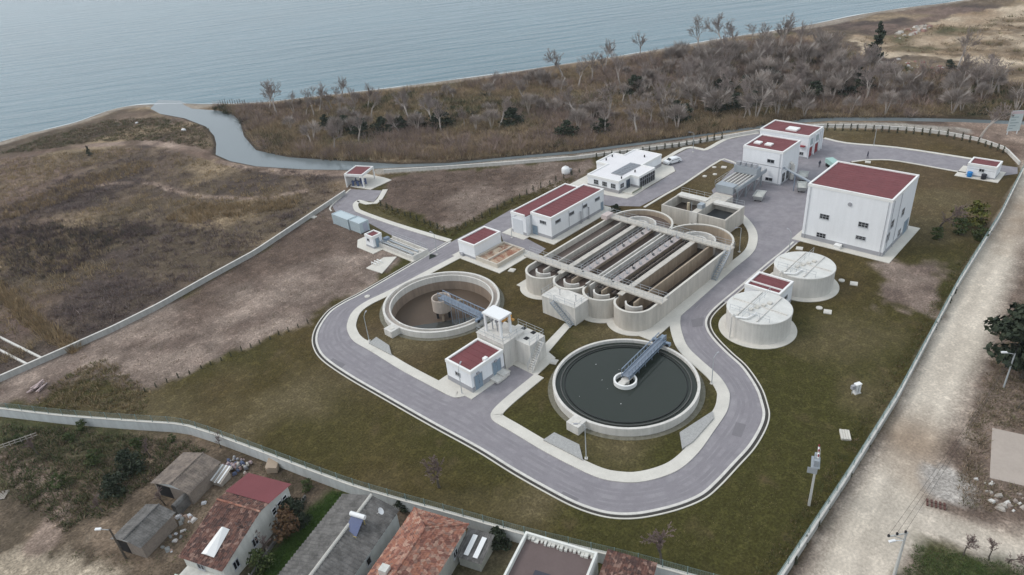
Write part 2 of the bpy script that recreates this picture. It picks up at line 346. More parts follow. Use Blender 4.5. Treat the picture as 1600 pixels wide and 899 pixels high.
zone(plant, LAWN, False)
zone(PL([(-40, 630), (0, 597), (100, 553), (250, 480), (400, 397), (548, 296), (520, 325), (525, 335), (600, 385), (640, 400), (575, 445), (480, 503), (380, 545), (225, 612), (130, 590), (60, 635)]), DIRT)
zone(PL([(602, 280), (640, 272), (800, 260), (930, 247), (905, 285), (840, 297), (780, 322), (720, 352), (700, 358), (640, 335), (590, 318)]), DIRT)
zone(PL([(1380, 408), (1490, 412), (1455, 492), (1365, 478)]), DIRT * .95)
zone(PL([(-60, 655), (0, 650), (100, 662), (290, 675), (420, 722), (560, 775), (820, 850), (1150, 1010), (700, 1300), (-200, 1300), (-200, 700)]), VILL, False)
zone(PL([(470, 800), (520, 765), (550, 772), (470, 899), (400, 960), (380, 899), (430, 850)]), mixc((.03, .058, .014), (.045, .078, .02), (n2 - .3) * 2))
zone(PL([(-120, 850), (0, 853), (60, 848), (130, 866), (200, 899), (300, 960), (300, 1100), (-200, 1100)]), BEIGE * np.array((.72, .68, .62)))
stroke(PL([(0, 720), (50, 740), (90, 790), (60, 850)]), 5, DIRT, .8)
stroke(PL([(0, 255), (60, 238), (140, 228), (240, 224), (300, 236), (350, 252), (420, 266), (500, 270), (560, 272)]), 4.5, DIRT * 1.25, .5)
stroke(PL([(150, 290), (230, 285), (300, 305), (400, 310), (470, 300)]), 2.2, DIRT * 1.2, .5)
t_ = np.clip((7 + 5 * (n1 - .5) * 2 - dc) / 2.0, 0, 1)[..., None]; C[:] = C * (1 - t_) + SAND * t_
t_ = np.clip((1.2 - dc) / 1.0, 0, 1)[..., None]; C[:] = C * (1 - t_) + np.array((.13, .125, .115)) * t_
t_ = np.clip((1.4 - dr) / .8, 0, 1)[..., None] * (dc > 14)[..., None]; C[:] = C * (1 - t_) + np.array((.055, .045, .035)) * t_
C *= np.where(inplant[..., None], np.array((1.0, .97, .94)), np.array((1.02, .96, .90)))
nx, ny = X.shape
idx = np.arange(nx * ny).reshape(nx, ny)
q = np.stack([idx[:-1, :-1], idx[1:, :-1], idx[1:, 1:], idx[:-1, 1:]], -1).reshape(-1, 4)
cx_, cy_ = X.ravel()[q].mean(1), Y.ravel()[q].mean(1)
CL1, CL2 = (66.2, 46.35), (65.9, 85.45)
hole = (np.hypot(cx_ - CL1[0], cy_ - CL1[1]) < 9.4) | (np.hypot(cx_ - CL2[0], cy_ - CL2[1]) < 9.4)
q = q[~hole]
me = bpy.data.meshes.new('terrain'); me.from_pydata(np.c_[X.ravel(), Y.ravel(), Zt.ravel()].tolist(), [], q.tolist()); me.update()
ca = me.color_attributes.new('Col', 'FLOAT_COLOR', 'POINT'); ca.data.foreach_set('color', np.c_[C.reshape(-1, 3), AL.ravel()].astype(np.float32).ravel())
me.materials.append(mat('ground', (0, 0, 0), .95, .30, .55, 2.6, .6, attr='Col', spec=.1, bscale=2.0))
tag(link('terrain', me), 'open ground of lawn, bare soil, field and beach around the plant', kind='structure')
def gz(x, y):
    i = int(np.clip(np.searchsorted(gx, x), 0, nx - 1)); j = int(np.clip(np.searchsorted(gy, y), 0, ny - 1)); return float(Zt[i, j])
# sea and creek
SEA = watermat('sea_water', (.068, .14, .17), .09, .07, 1.0, (.30, 1.7, 1), math.radians(34), 1.1, 6)
RIV = watermat('creek_water', (.15, .175, .185), .05, .5, .06, dist=.1)
tag(MB().sheet(offset(resample(coast, 90), -12) + [(6000, -1000), (6000, 7000), (-4000, 7000), (-4000, 300)], WL - .01).build('sea', SEA), 'pale blue grey sea with small swell', kind='structure')
rs = MB(); half = len(river) // 2 + 1
ra, rb = river[:23], river[23:][::-1]; ra = resample(ra, 60); rb = resample(rb, 60)
cA = [tuple(np.array(a) + (np.array(a) - np.array(b)) * .15) for a, b in zip(ra, rb)]; cB = [tuple(np.array(b) + (np.array(b) - np.array(a)) * .15) for a, b in zip(ra, rb)]
rs.strip(cA, cB, WL + .005); tag(rs.build('creek', RIV), 'narrow grey creek winding to the sea behind the plant', kind='structure')
FOAM = mat('foam', (.75, .76, .76), .8, .1)
fm = MB(); cs = resample(coast[10:-8], 420); k0 = 0
offs = [.25 + 1.5 * max(0, vnoise(np.array(i * 1.0), np.array(0.0), 6, 5) - .42) for i in range(420)]
A_ = offset(cs, .35); B_ = [tuple(np.array(a) + (np.array(o) - np.array(a)) * f) for a, o, f in zip(A_, offset(cs, 1.35), offs)]
fm.strip(A_, B_, WL + .012); tag(fm.build('surf_foam', FOAM), 'thin white line of surf along the beach', kind='stuff')
# ------------------------------------------------------------------ plant roads
O = smooth(PL([(700, 377), (661, 400), (642, 411), (580, 447), (555, 461), (535, 471), (512, 486), (496, 506), (488, 525), (489, 543), (502, 563), (540, 590), (600, 625), (675, 668), (744, 706), (800, 741), (860, 775), (900, 795), (940, 808), (975, 812), (1012, 809), (1062, 797), (1102, 780), (1127, 759), (1155, 729), (1180, 701), (1197, 672), (1203, 651), (1200, 632), (1190, 605), (1168, 573), (1145, 552), (1125, 532), (1114, 517), (1111, 503), (1118, 490), (1136, 473), (1160, 453), (1208, 412), (1228, 396), (1246, 380)]), 5)
I = smooth(PL([(722, 395), (689, 412), (655, 430), (607, 455), (570, 473), (551, 488), (543, 505), (543, 518), (553, 534), (580, 550), (625, 578), (675, 605), (695, 616), (713, 622), (728, 626), (755, 640), (773, 660), (800, 676), (850, 706), (900, 732), (937, 748), (970, 754), (1000, 754), (1035, 746), (1065, 732), (1092, 707), (1115, 675), (1135, 645), (1140, 625), (1138, 610), (1123, 588), (1095, 563), (1075, 543), (1066, 522), (1063, 503), (1068, 485), (1088, 467), (1109, 450), (1155, 414), (1176, 396)]), 5)
RO_ = offset(O, .8)
def road(name, poly, z): return tag(MB().sheet(poly, z).build(name, ASPH), None, kind='structure')
rd = MB(); N = 200
ro = resample(RO_, N); ri = resample(I, N); rd.strip(ro, ri, .02); tag(rd.build('loop_road', ASPH), 'grey asphalt service road looping round the tanks', kind='structure')
tag(MB().sheet(PL([(728, 640), (714, 624), (745, 607), (787, 579), (800, 571), (838, 586), (774, 640), (770, 662)]), .026).build('pump_yard', ASPH), 'asphalt yard beside the pump house', kind='structure')
tag(MB().sheet(PL([(1088, 467), (1109, 450), (1155, 414), (1176, 396), (1183, 380), (1183, 365), (1175, 350), (1163, 337), (1120, 315), (1112, 298), (1150, 258), (1123, 250), (1068, 286), (1040, 302), (1000, 323), (950, 322), (905, 310), (946, 304), (979, 311), (990, 307), (1012, 294), (1056, 268), (1052, 262), (1035, 256), (1035, 253), (1072, 234), (1080, 232), (1090, 234), (1106, 235), (1136, 219), (1163, 213), (1187, 209), (1230, 204), (1284, 217), (1322, 225), (1400, 232), (1500, 247), (1560, 258), (1590, 262), (1590, 272), (1560, 276), (1512, 270), (1490, 267), (1435, 257.5), (1390, 250), (1355, 250), (1330, 252.5), (1313, 262), (1270, 372), (1247, 379), (1228, 396), (1208, 412), (1160, 453), (1136, 473)]), .032).build('main_yard', ASPH), 'wide asphalt yard and drive between the plant buildings', kind='structure')
tag(MB().sheet(PL([(549, 296), (598, 298), (584, 316), (562, 313), (552, 319), (553, 328), (562, 334), (640, 361), (703, 381), (690, 391), (663, 398), (640, 383), (600, 362), (578, 350), (545, 335), (524, 331), (519, 322)]), .026).build('gate_road', ASPH), 'asphalt lane from the pump shelter past the containers', kind='structure')
tag(MB().sheet(PL([(700, 381), (760, 350), (800, 327), (812, 336), (802, 362), (853, 389), (833, 404), (788, 383), (782, 365), (716, 396)]), .030).build('side_lane', ASPH), 'short asphalt lane beside the blower hall', kind='structure')
tag(MB().prism(PL([(1550, 670), (1640, 690), (1640, 770), (1546, 748)]), 0, .14).build('concrete_pad', mat('pink_slab', (.40, .34, .295), .9, .14, .3, 3)), 'pinkish concrete pad at the right edge', kind='structure')
TRK = mat('tyre_worn_asphalt', (.232, .216, .232), .9, .16, .4, 5); PATCH = mat('asphalt_patch', (.19, .178, .19), .9, .15, .6, 5)
for i, f_ in enumerate((.22, .36, .58, .72)):
    c0 = [tuple(np.array(a) * (1 - f_) + np.array(b) * f_) for a, b in zip(ro, ri)]; c0 = smooth(resample(c0, 60), 3)
    tag(MB().strip(offset(c0, .22), offset(c0, -.22), .0245).build('tyre_track', TRK), 'faint darker wheel track on the loop road', kind='structure')
for px in ([(520, 560), (540, 570), (532, 577), (513, 566)], [(880, 768), (905, 780), (898, 787), (874, 774)], [(1150, 660), (1166, 664), (1158, 684), (1143, 680)], [(1080, 500), (1100, 496), (1098, 510), (1082, 512)]): tag(MB().sheet(PL(px), .029).build('asphalt_patch', PATCH), 'darker repair patch in the loop road', kind='structure')
# kerb, drain and lip on the outside of the loop
tag(MB().slab(offset(O, .95), offset(O, .60), 0, .10).build('kerb', CONCL), 'pale concrete kerb on the outside of the loop road', kind='structure')
tag(MB().strip(offset(O, .62), offset(O, .16), .012).build('drain_channel', mat('dark_drain', (.06, .055, .05), .9, .2)), 'dark open drain between kerb and lawn', kind='structure')
tag(MB().slab(offset(O, .18), offset(O, 0), 0, .08).build('drain_lip', PAVE), 'thin pale lip of the roadside drain', kind='structure')
def walk(name, px, wdt, side, label, z=.12, sm=5, z0=0.0):
    p = PL(px); p = smooth(p, sm) if sm else p
    return tag(MB().slab(p, offset(p, side * wdt), z0, z).build(name, PAVE), label, kind='structure')
walk('pavement_clarifier', [(722, 395), (689, 412), (655, 430), (607, 455), (570, 473), (551, 488), (543, 505), (543, 518), (553, 534), (580, 550), (625, 578), (675, 605), (700, 618), (714, 622), (735, 616), (748, 605)], 1.6, 1, 'white pavement curving round the empty clarifier')
walk('pavement_tank', [(836, 585), (800, 614), (777, 634), (768, 645), (767, 652), (773, 660), (800, 676), (850, 706), (900, 732), (937, 748), (970, 754), (1000, 754), (1035, 746), (1065, 732), (1092, 707), (1115, 675), (1135, 645), (1140, 625), (1138, 610), (1123, 588), (1095, 563), (1075, 543), (1066, 522), (1063, 503), (1068, 485), (1088, 467), (1109, 450), (1155, 414), (1176, 396), (1183, 381), (1183, 365), (1175, 350), (1163, 337)], 1.7, 1, 'white pavement curving round the full clarifier and ditch')
walk('pavement_lane', [(598, 297), (584, 317), (562, 313), (552, 319), (553, 328), (562, 334), (600, 348), (640, 361), (700, 379)], 1.3, 1, 'white pavement along the containers lane', sm=3)
walk('pavement_drive', [(1035, 254), (1072, 233), (1090, 234), (1106, 235), (1136, 219), (1163, 213), (1187, 209)], 1.2, 1, 'white pavement edging the drive near the fence', sm=3)
walk('pavement_north', [(1286, 217), (1322, 225), (1400, 232), (1500, 247), (1540, 254)], .9, 1, 'white kerb along the north drive', sm=3)
walk('pavement_island', [(1005, 324), (1040, 303), (1068, 287), (1123, 251), (1140, 251), (1152, 256)], .55, -1, 'pale kerb round the small lawn by the screen building', sm=3)
walk('pavement_gatehouse', [(1330, 253), (1355, 250), (1390, 250), (1435, 257), (1490, 267), (1515, 271)], .5, -1, 'pale kerb of the lawn beside the big hall', sm=3)
walk('verge_gate', [(549, 296), (519, 322), (519, 330)], .4, -1, 'thin kerb on the fence side of the lane', sm=3)
def slabp(name, poly, label, z=.11): return tag(MB().prism(poly, 0, z).build(name, PAVE), label, kind='structure')
slabp('pavement_admin', PL([(907, 296), (946, 305), (979, 311), (990, 307), (1012, 293), (1055, 268), (1052, 261), (1020, 254)]) + [(131, 101.5), (122, 101.5)], 'white paving round the office building', .10)
slabp('pavement_blower', [(95.2, 84.0), (116.2, 84.0), (116.2, 91), (114.3, 96.8), (93.4, 96.8), (93.4, 90.6), (95.2, 90.6)], 'pale paving round the blower hall', .13)
slabp('pavement_hall', [(122.6, 29.3), (139.6, 29.3), (139.6, 32), (138, 47), (122.6, 47)], 'pale paving round the big hall', .13)
slabp('pavement_tower', [(58.7, 69.3), (58.7, 63.0), (60.4, 63.0), (60.4, 58.3)] + PL([(868, 560), (850, 545), (838, 538)]) + [(66, 61.4), (66, 69.3)], 'pale paving under the distribution tower', .115)
slabp('pavement_path', PL([(838, 552), (882, 506), (893, 509), (851, 558)]), 'pale footpath from the tower to the ditch', .112)
slabp('pavement_pump', [(50.6, 69.4), (50.6, 62.2), (59, 62.2), (59, 69.4)], 'pale paving round the pump house', .125)
slabp('pavement_store', [(80.2, 98.2), (80.2, 84.9), (90.2, 84.9), (90.2, 98.2)], 'pale paving round the white store', .125)
slabp('pavement_ditch', [(78.0, 49.6), (81.5, 49.6), (106.5, 50.3), (106.5, 51.9), (81.4, 51.9), (81.4, 79.2), (78.8, 79.2)], 'pale paving along the ditch foot', .108)
dm = MB()
for yc in (74.5, 68.05, 61.6, 55.15): dm.ring(81.4, yc, 3.0, 4.6, 0, .104, 28, math.pi * .5, math.pi * 1.5)
tag(dm.build('pavement_ditch_ends', PAVE), 'curved pale aprons at the rounded ends of the ditch', kind='structure')
slabp('pavement_shelter', PL([(547, 292), (579, 297), (612, 282), (600, 278), (560, 270)]), 'pale slab under the pump shelter', .12)
slabp('pavement_gatehouse_pad', [(170.2, 31.5), (170.2, 23.2), (177.2, 23.2), (177.2, 31.5)], 'pale slab round the small gatehouse', .12)
# ------------------------------------------------------------------ plant buildings
def window(par, face, c, a, z, w, h, cols=3, rows=1, fr=None, gl=None, name='window', t=.07):
    "window on the face x=c ('x', looking -X) or y=c ('y', looking -Y); a = centre along the face, z = sill"
    fr = fr or FRAME; gl = gl or GLASS
    f = MB()
    def bx(a0, a1, z0, z1, d0, d1):
        return f.box(c - d1, c - d0, a0, a1, z0, z1) if face == 'x' else f.box(a0, a1, c - d1, c - d0, z0, z1)
    a0, a1 = a - w / 2, a + w / 2; d = .07
    bx(a0, a1, z, z + t, .002, d); bx(a0, a1, z + h - t, z + h, .002, d); bx(a0, a0 + t, z + t, z + h - t, .002, d); bx(a1 - t, a1, z + t, z + h - t, .002, d)
    for k in range(1, cols):
        q = a0 + w * k / cols; bx(q - .03, q + .03, z + t, z + h - t, .002, d - .01)
    for k in range(1, rows):
        q = z + h * k / rows; bx(a0 + t, a1 - t, q - .025, q + .025, .002, d - .015)
    bx(a0 - .05, a1 + .05, z - .06, z - .002, .002, d + .06)
    o = f.build(name, fr, par)
    g = MB(); p0, p1 = a0 + t * .5, a1 - t * .5
    if face == 'x': g.box(c - .03, c - .004, p0, p1, z + t * .5, z + h - t * .5)
    else: g.box(p0, p1, c - .03, c - .004, z + t * .5, z + h - t * .5)
    g.build('pane', gl, o); return o
def door(par, face, c, a, z, w, h, m, leaves=1):
    f = MB(); o = MB()
    def bx(M_, a0, a1, z0, z1, d0, d1): return M_.box(c - d1, c - d0, a0, a1, z0, z1) if face == 'x' else M_.box(a0, a1, c - d1, c - d0, z0, z1)
    for k in range(leaves):
        l0 = a - w / 2 + w * k / leaves; bx(f, l0 + .03, l0 + w / leaves - .03, z, z + h - .05, .004, .05)
        for r in range(3): bx(f, l0 + .12, l0 + w / leaves - .12, z + .15 + r * h / 3.3, z + .15 + r * h / 3.3 + .5, .05, .07)
    ob = f.build('door', m, par)
    bx(o, a - w / 2 - .08, a - w / 2, z, z + h + .08, .003, .08); bx(o, a + w / 2, a + w / 2 + .08, z, z + h + .08, .003, .08); bx(o, a - w / 2, a + w / 2, z + h, z + h + .08, .003, .08)
    o.build('door_frame', FRAME, ob)
    hd = MB(); hq = a + w / 2 - .18 if leaves == 1 else a + .1
    bx(hd, hq - .03, hq + .03, z + .95, z + 1.1, .06, .12); hd.build('handle', STEEL, ob); return ob
def hall(name, label, x0, x1, y0, y1, h, roof=REDROOF, plinth=.75, par_t=.28, rec=.22, pipes=()):
    t = thing(name, label, 'building', (x0, y0, 0)); W, D = x1 - x0, y1 - y0
    MB().box(0, W, 0, D, 0, h - .45).build('wall', WHITE, t)
    MB().box(-.04, W + .04, -.04, D + .04, .002, plinth).build('plinth', PLINTH, t)
    pr = MB(); e = .06
    pr.slab([(-e, -e), (W + e, -e)], [(-e, par_t), (W + e, par_t)], h - .55, h).slab([(-e, D - par_t), (W + e, D - par_t)], [(-e, D + e), (W + e, D + e)], h - .55, h)
    pr.slab([(-e, par_t), (-e, D - par_t)], [(par_t, par_t), (par_t, D - par_t)], h - .55, h).slab([(W - par_t, par_t), (W - par_t, D - par_t)], [(W + e, par_t), (W + e, D - par_t)], h - .55, h)
    pr.build('parapet', TRIM, t)
    rf = MB().box(par_t - .01, W - par_t + .01, par_t - .01, D - par_t + .01, h - .4, h - rec).build('roof', roof, t)
    sm = MB(); nn = int(W / 1.05)
    for k in range(1, nn): q = W * k / nn; sm.box(q - .015, q + .015, par_t + .02, D - par_t - .02, h - rec, h - rec + .025)
    sm.build('roof_seam', roof, rf)
    for fc, a in pipes:
        p = MB()
        if fc == 'x': p.tube((-.12, a, .1), (-.12, a, h - .5), .06)
        else: p.tube((a, -.12, .1), (a, -.12, h - .5), .06)
        p.build('downpipe', mat('downpipe', (.5, .51, .53), .5, .04), t)
    return t
# tall dewatering hall
b = hall('sludge_hall', 'tall white cube shaped hall with dark red roof beside the two round sludge tanks', 124.25, 138.0, 31.1, 45.85, 11.2, plinth=.9, pipes=(('x', .5), ('x', 14.2), ('y', 1.0), ('y', 4.9)))
for a, z in ((11.0, 4.85), (4.05, 4.95), (11.1, .95), (4.1, 2.45)): window(b, 'x', 0, a, z, 1.75, 1.0 if z != 2.45 else .75, 3, 2)
MB().tube((-.12, 6.9, 8.8), (.0, 6.9, 8.8), .38, .38, 12).build('vent', PLINTH, b)
for a, z in ((7.9, 5.2), (2.4, 5.0), (8.2, .9), (1.3, 2.8)): window(b, 'y', 0, a, z, 1.5, 1.5, 2, 2)
door(b, 'y', 0, 11.6, .12, 2.4, 2.8, DOORB, 2)
MB().box(-1.2, -.1, 7.0, 8.2, .12, .75).build('air_unit', TRIM, b)
# blower hall: two joined bays
b = hall('blower_hall', 'long white hall with twin dark red roofs beside the oxidation ditch', 96.7, 114.5, 85.7, 91.2, 5.0, pipes=(('y', 5.6), ('y', 10.2), ('x', 5.3)))
window(b, 'x', 0, 2.2, 3.1, 1.7, .75, 4); door(b, 'x', 0, 4.5, .14, 1.4, 2.0, DOORB, 2)
for a in (2.1, 6.55, 11.0, 15.4): window(b, 'y', 0, a, 3.1, 1.7, .75, 4)
door(b, 'y', 0, 17.05, .14, .8, 2.0, DOORB)
for a in (9.3, 12.0): MB().tube((a, -.3, .15), (a, -.3, 2.9), .12).tube((a, -.3, 2.8), (a, -.02, 2.8), .1).build('vent_pipe', PLINTH, b)
W2, D2 = 18.0, 4.1; ox, oy = -1.6, 5.55
MB().box(ox, ox + W2, oy, oy + D2, 0, 4.35).build('rear_wall', WHITE, b); MB().box(ox - .04, ox + W2 + .04, oy + .01, oy + D2 + .04, .002, .75).build('rear_plinth', PLINTH, b)
pr = MB().box(ox - .06, ox + .25, oy + .3, oy + D2 - .25, 4.2, 4.75).box(ox + W2 - .25, ox + W2 + .06, oy + .3, oy + D2 - .25, 4.2, 4.75).box(ox - .06, ox + W2 + .06, oy + D2 - .25, oy + D2 + .06, 4.2, 4.75)
pr.build('rear_parapet', TRIM, b); MB().box(ox + .24, ox + W2 - .24, oy + .1, oy + D2 - .24, 4.3, 4.55).build('rear_roof', REDROOF, b)
MB().box(ox - .05, ox - .004, oy + .9, oy + D2 - .4, .14, 3.4).build('roller_door', mat('pale_door', (.62, .64, .67), .6, .04), b)
# small halls
b = hall('white_store', 'low white windowless store with dark red roof beside the sand bed', 81.5, 89.0, 92.7, 97.3, 3.3, plinth=.55)
MB().box(-.5, -.06, 3.2, 3.9, .13, .7).build('valve_box', PLINTH, b)
b = hall('pump_house', 'small white pump house with dark red roof beside the distribution tower', 51.8, 58.6, 63.1, 68.4, 3.9, plinth=.95)
window(b, 'x', 0, 2.85, 1.9, 1.1, .7, 2); door(b, 'y', 0, 1.35, .14, 1.55, 2.5, DOORB, 2); door(b, 'y', 0, 5.2, .14, 1.7, 2.7, DOORB, 2)
MB().box(3.2, 3.9, .2, .75, 3.7, 4.15).build('roof_vent', TRIM, b)
for a in (1.3, 5.0): MB().box(a - .25, a + .25, -.28, -.05, 2.85, 3.1).build('wall_lamp', PLINTH, b)
MB().box(3.6, 5.6, -1.6, -.05, .13, .5).box(5.0, 6.4, -1.5, -.05, .13, .75).build('door_step', CONCL, b)
b = hall('tank_plant_room', 'small white plant room with dark red roof between the two round sludge tanks', 95.9, 100.9, 37.5, 43.4, 4.0, plinth=.6)
window(b, 'y', 0, 2.6, 1.7, 1.2, .8, 2); MB().box(1.4, 1.55, .3, 5.6, 3.8, 4.03).build('roof_divider', TRIM, b)
b = hall('gatehouse', 'little white gatehouse with dark red roof and blue drum by the right fence', 171.6, 176.0, 24.2, 29.7, 2.9, plinth=.4)
window(b, 'x', 0, 2.7, 1.35, 1.0, .7, 2); MB().box(-.02, .0, .2, 5.3, 1.75, 1.8).build('wall_band', PLINTH, b)
for i, (a, c, lb) in enumerate(((4.6, (.03, .22, .55), 'bright blue drum at the foot of the gatehouse wall'), (1.9, (.03, .03, .04), 'dark bin beside the gatehouse wall'))):
    o = MB().lathe(0, 0, [(0, 0), (.5, 0), (.53, .35), (.5, .7), (.53, 1.0), (.48, 1.1), (0, 1.1)], 16).build('storage_drum', mat('drum%d' % i, c, .5, .05), None, True); o.location = (170.9, 24.2 + a, .125); tag(o, lb, 'drum')
# screen building (front) and workshop (behind)
b = hall('screen_building', 'tall white building with red roof and two white rooflights behind the pipe rack', 145.9, 154.9, 60.2, 69.5, 8.0, plinth=.4, pipes=(('x', .5),))
window(b, 'x', 0, 2.6, 5.0, 1.7, .85, 2); window(b, 'x', 0, 2.6, .75, 1.7, .8, 2)
for a in (3.6, 6.2): MB().box(2.6, 4.1, a + .5, a + 2.0, 7.7, 8.1).build('rooflight', TRIM, b)
for a in (1.5, 3.6, 5.6): window(b, 'y', 0, a, .5, 1.5, 2.2, 2, 2)
MB().box(-.05, 0, 0.1, 9.2, 4.2, 4.32).build('wall_band', PLINTH, b)
MB().tube((4.5, -.7, .3), (4.5, -.7, 3.8), .45, .45, 12).tube((4.5, -.7, 3.8), (4.5, -.02, 4.2), .35).build('odour_duct', CONCL, b)
b = hall('workshop', 'white workshop with red roof, one rooflight and red doors, rearmost of the plant', 165.0, 173.2, 62.2, 74.6, 5.7, plinth=.35)
MB().box(2.2, 4.6, 4.2, 6.9, 5.4, 5.85).build('rooflight', TRIM, b)
for a in (1.6, 5.0):
    door(b, 'y', 0, a, .06, 2.0, 2.4, REDDOOR, 2); window(b, 'y', 0, a, 3.1, 1.9, 1.5, 2, 1, FRAME, mat('pale_glass', (.35, .42, .44), .3, .05))
for a in (.1, 3.3, 6.7, 7.9): MB().box(a, a + .4, -.22, -.045, .0, 5.2).build('pilaster', WHITE, b)
MB().box(-.9, -.05, .6, 2.2, 3.0, 3.2).build('canopy', REDDOOR, b); window(b, 'x', 0, 1.4, .7, 1.0, .8, 2)
# office building
pol = [(0, 0), (4.8, 0), (4.8, -2.3), (11.4, -2.3), (11.4, 1.3), (19.9, 1.3), (19.9, 9.1), (15.0, 9.1), (15.0, 12.2), (7.9, 12.2), (7.9, 8.9), (0, 8.9)]
t = thing('office_building', 'single storey white office with flat white roof and glass skylight beside the parked cars', 'building', (123.4, 88.1, 0))
MB().prism(pol, 0, 2.75).build('wall', WHITE, t)
def inset(poly, d):
    out = []; n = len(poly)
    for i in range(n):
        a, b_, c = np.array(poly[i - 1]), np.array(poly[i]), np.array(poly[(i + 1) % n]); u = (b_ - a) / np.linalg.norm(b_ - a); v = (c - b_) / np.linalg.norm(c - b_)
        out.append(tuple(b_ + d * (np.array([-u[1], u[0]]) + np.array([-v[1], v[0]]))))
    return out
po, pi_ = inset(pol, -.08), inset(pol, .25)
MB().slab(po + po[:1], pi_ + pi_[:1], 2.6, 3.15).build('parapet', TRIM, t)
MB().prism(inset(pol, .24), 2.65, 2.95).build('roof', mat('white_roof', (.72, .70, .71), .8, .06, .3, 3), t)
MB().prism(inset(pol, -.05), .002, .85).build('plinth', mat('stone_plinth', (.33, .32, .33), .85, .15, 1, 6), t)
sk = MB().box(3.4, 11.4, 1.6, 4.6, 2.95, 3.12).build('skylight_curb', PLINTH, t)
for k in range(8):
    for r in range(2): MB().box(3.55 + k * .97, 4.4 + k * .97, 1.75 + r * 1.4, 3.0 + r * 1.4, 3.12, 3.18).build('skylight_pane', mat('skylight_glass', (.20, .21, .235), .3, .1), sk)
for x, y in ((7.0, .3), (2.0, .6), (12.8, 11), (16.5, 4), (10, 10.8)): MB().tube((x, y, 2.9), (x, y, 3.5), .16, .16, 8).build('roof_vent', BLACK, t)
for a in (6.4, 3.95, 1.5): window(t, 'x', 0, a, 1.1, 1.35, 1.15, 3, 2)
window(t, 'y', 0, 1.3, 1.1, 1.5, 1.1, 2, 2); door(t, 'y', 0, 3.7, .12, 1.5, 2.2, BLUEGL, 2)
gw = MB().box(5.1, 11.2, -2.37, -2.305, .3, 2.6).build('glass_front', GLASS, t)
gm = MB()
for k in range(8): gm.box(5.07 + k * .875, 5.13 + k * .875, -2.42, -2.37, .3, 2.6)
gm.box(5.07, 11.25, -2.42, -2.37, 1.75, 1.81).build('mullion', FRAME, gw)
MB().prism([(1.0, -3.2), (6, -3.2), (6, -2.4), (4.75, -2.4), (4.75, -.1), (1.0, -.1)], .1, .32).build('entrance_step', PAVE, t)
MB().box(1.2, 5.0, -3.0, -2.9, .32, .7).box(11.5, 11.6, -2.2, 1.0, .1, .8).build('planter_wall', mat('planter', (.25, .26, .2), .9, .2), t)
# ------------------------------------------------------------------ railings, stairs
RAIL = mat('grey_rail', (.42, .44, .46), .5, .05)
def railing(M_, pts, h=1.05, sp=1.8, r=.028):
    for a, b_ in zip(pts[:-1], pts[1:]):
        a = np.array(a, float); b_ = np.array(b_, float); n = max(1, int(round(np.linalg.norm(b_ - a) / sp)))
        for k in range(n + 1):
            q = a + (b_ - a) * k / n; M_.tube(q, q + np.array([0, 0, h]), r, r, 4, False)
        for z in (h, h * .52): M_.tube(a + [0, 0, z], b_ + [0, 0, z], r, r, 4, False)
    return M_
def stairs(par, top, bot, w, n=12, m=None, rail=True):
    "stair flight between two points (centre of edge), width w"
    top = np.array(top, float); bot = np.array(bot, float); d = top - bot; h2 = np.array([d[0], d[1], 0]); h2 /= np.linalg.norm(h2); s = np.array([-h2[1], h2[0], 0]) * w / 2
    st = MB()
    for sg in (-1, 1): st.bar(bot + s * sg, top + s * sg, .1, .25)
    fl = st.build('stair', m or STEEL, par); tr = MB()
    for k in range(n):
        c = bot + d * (k + .5) / n; tr.bar(c - s, c + s, .26, .05)
    tr.build('tread', m or STEEL, fl)
    if rail:
        r = MB()
        for sg in (-1, 1): railing(r, [bot + s * sg, top + s * sg], 1.0, 1.0)
        r.build('handrail', RAIL, fl)
    return fl
DARKP = mat('dark_pipe', (.05, .045, .045), .7, .2, 2, 6); RUSTP = mat('grimy_pipe', (.22, .185, .165), .8, .2, 2, 6)
# ------------------------------------------------------------------ oxidation ditch
T = thing('oxidation_ditch', 'large concrete oxidation ditch with parallel channels and rounded ends', 'tank', (81.4, 51.9, 0))
H_, wt, sp = 3.6, .34, 3.225
Yw = [k * sp for k in range(9)]; Lx = 25.2; pi = math.pi
ow = MB()
for y in (Yw[0], Yw[8]): ow.box(0, Lx, y - wt / 2, y + wt / 2, 0, H_)
for k in (1, 3, 5, 7): ow.ring(0, Yw[k], sp - wt / 2, sp + wt / 2, 0, H_, 32, pi / 2, 1.5 * pi)
for k in (2, 6): ow.ring(Lx, Yw[k], 2 * sp - wt / 2, 2 * sp + wt / 2, 0, H_, 44, -pi / 2, pi / 2)
ow.build('outer_wall', CONC, T)
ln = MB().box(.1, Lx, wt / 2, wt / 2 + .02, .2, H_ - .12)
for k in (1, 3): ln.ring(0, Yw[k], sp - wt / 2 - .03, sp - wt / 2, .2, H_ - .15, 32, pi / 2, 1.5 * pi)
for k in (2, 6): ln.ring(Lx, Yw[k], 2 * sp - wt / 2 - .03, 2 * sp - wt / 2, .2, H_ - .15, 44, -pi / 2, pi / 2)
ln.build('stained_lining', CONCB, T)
cp = MB()   # pale dressed wall heads
for y in (Yw[0], Yw[8]): cp.box(0, Lx, y - wt / 2 - .02, y + wt / 2 + .02, H_, H_ + .06)
for k in (1, 3, 5, 7): cp.ring(0, Yw[k], sp - wt / 2 - .02, sp + wt / 2 + .02, H_, H_ + .06, 32, pi / 2, 1.5 * pi)
for k in (2, 6): cp.ring(Lx, Yw[k], 2 * sp - wt / 2 - .02, 2 * sp + wt / 2 + .02, H_, H_ + .06, 44, -pi / 2, pi / 2)
cp.build('wall_head', PAVE, T)
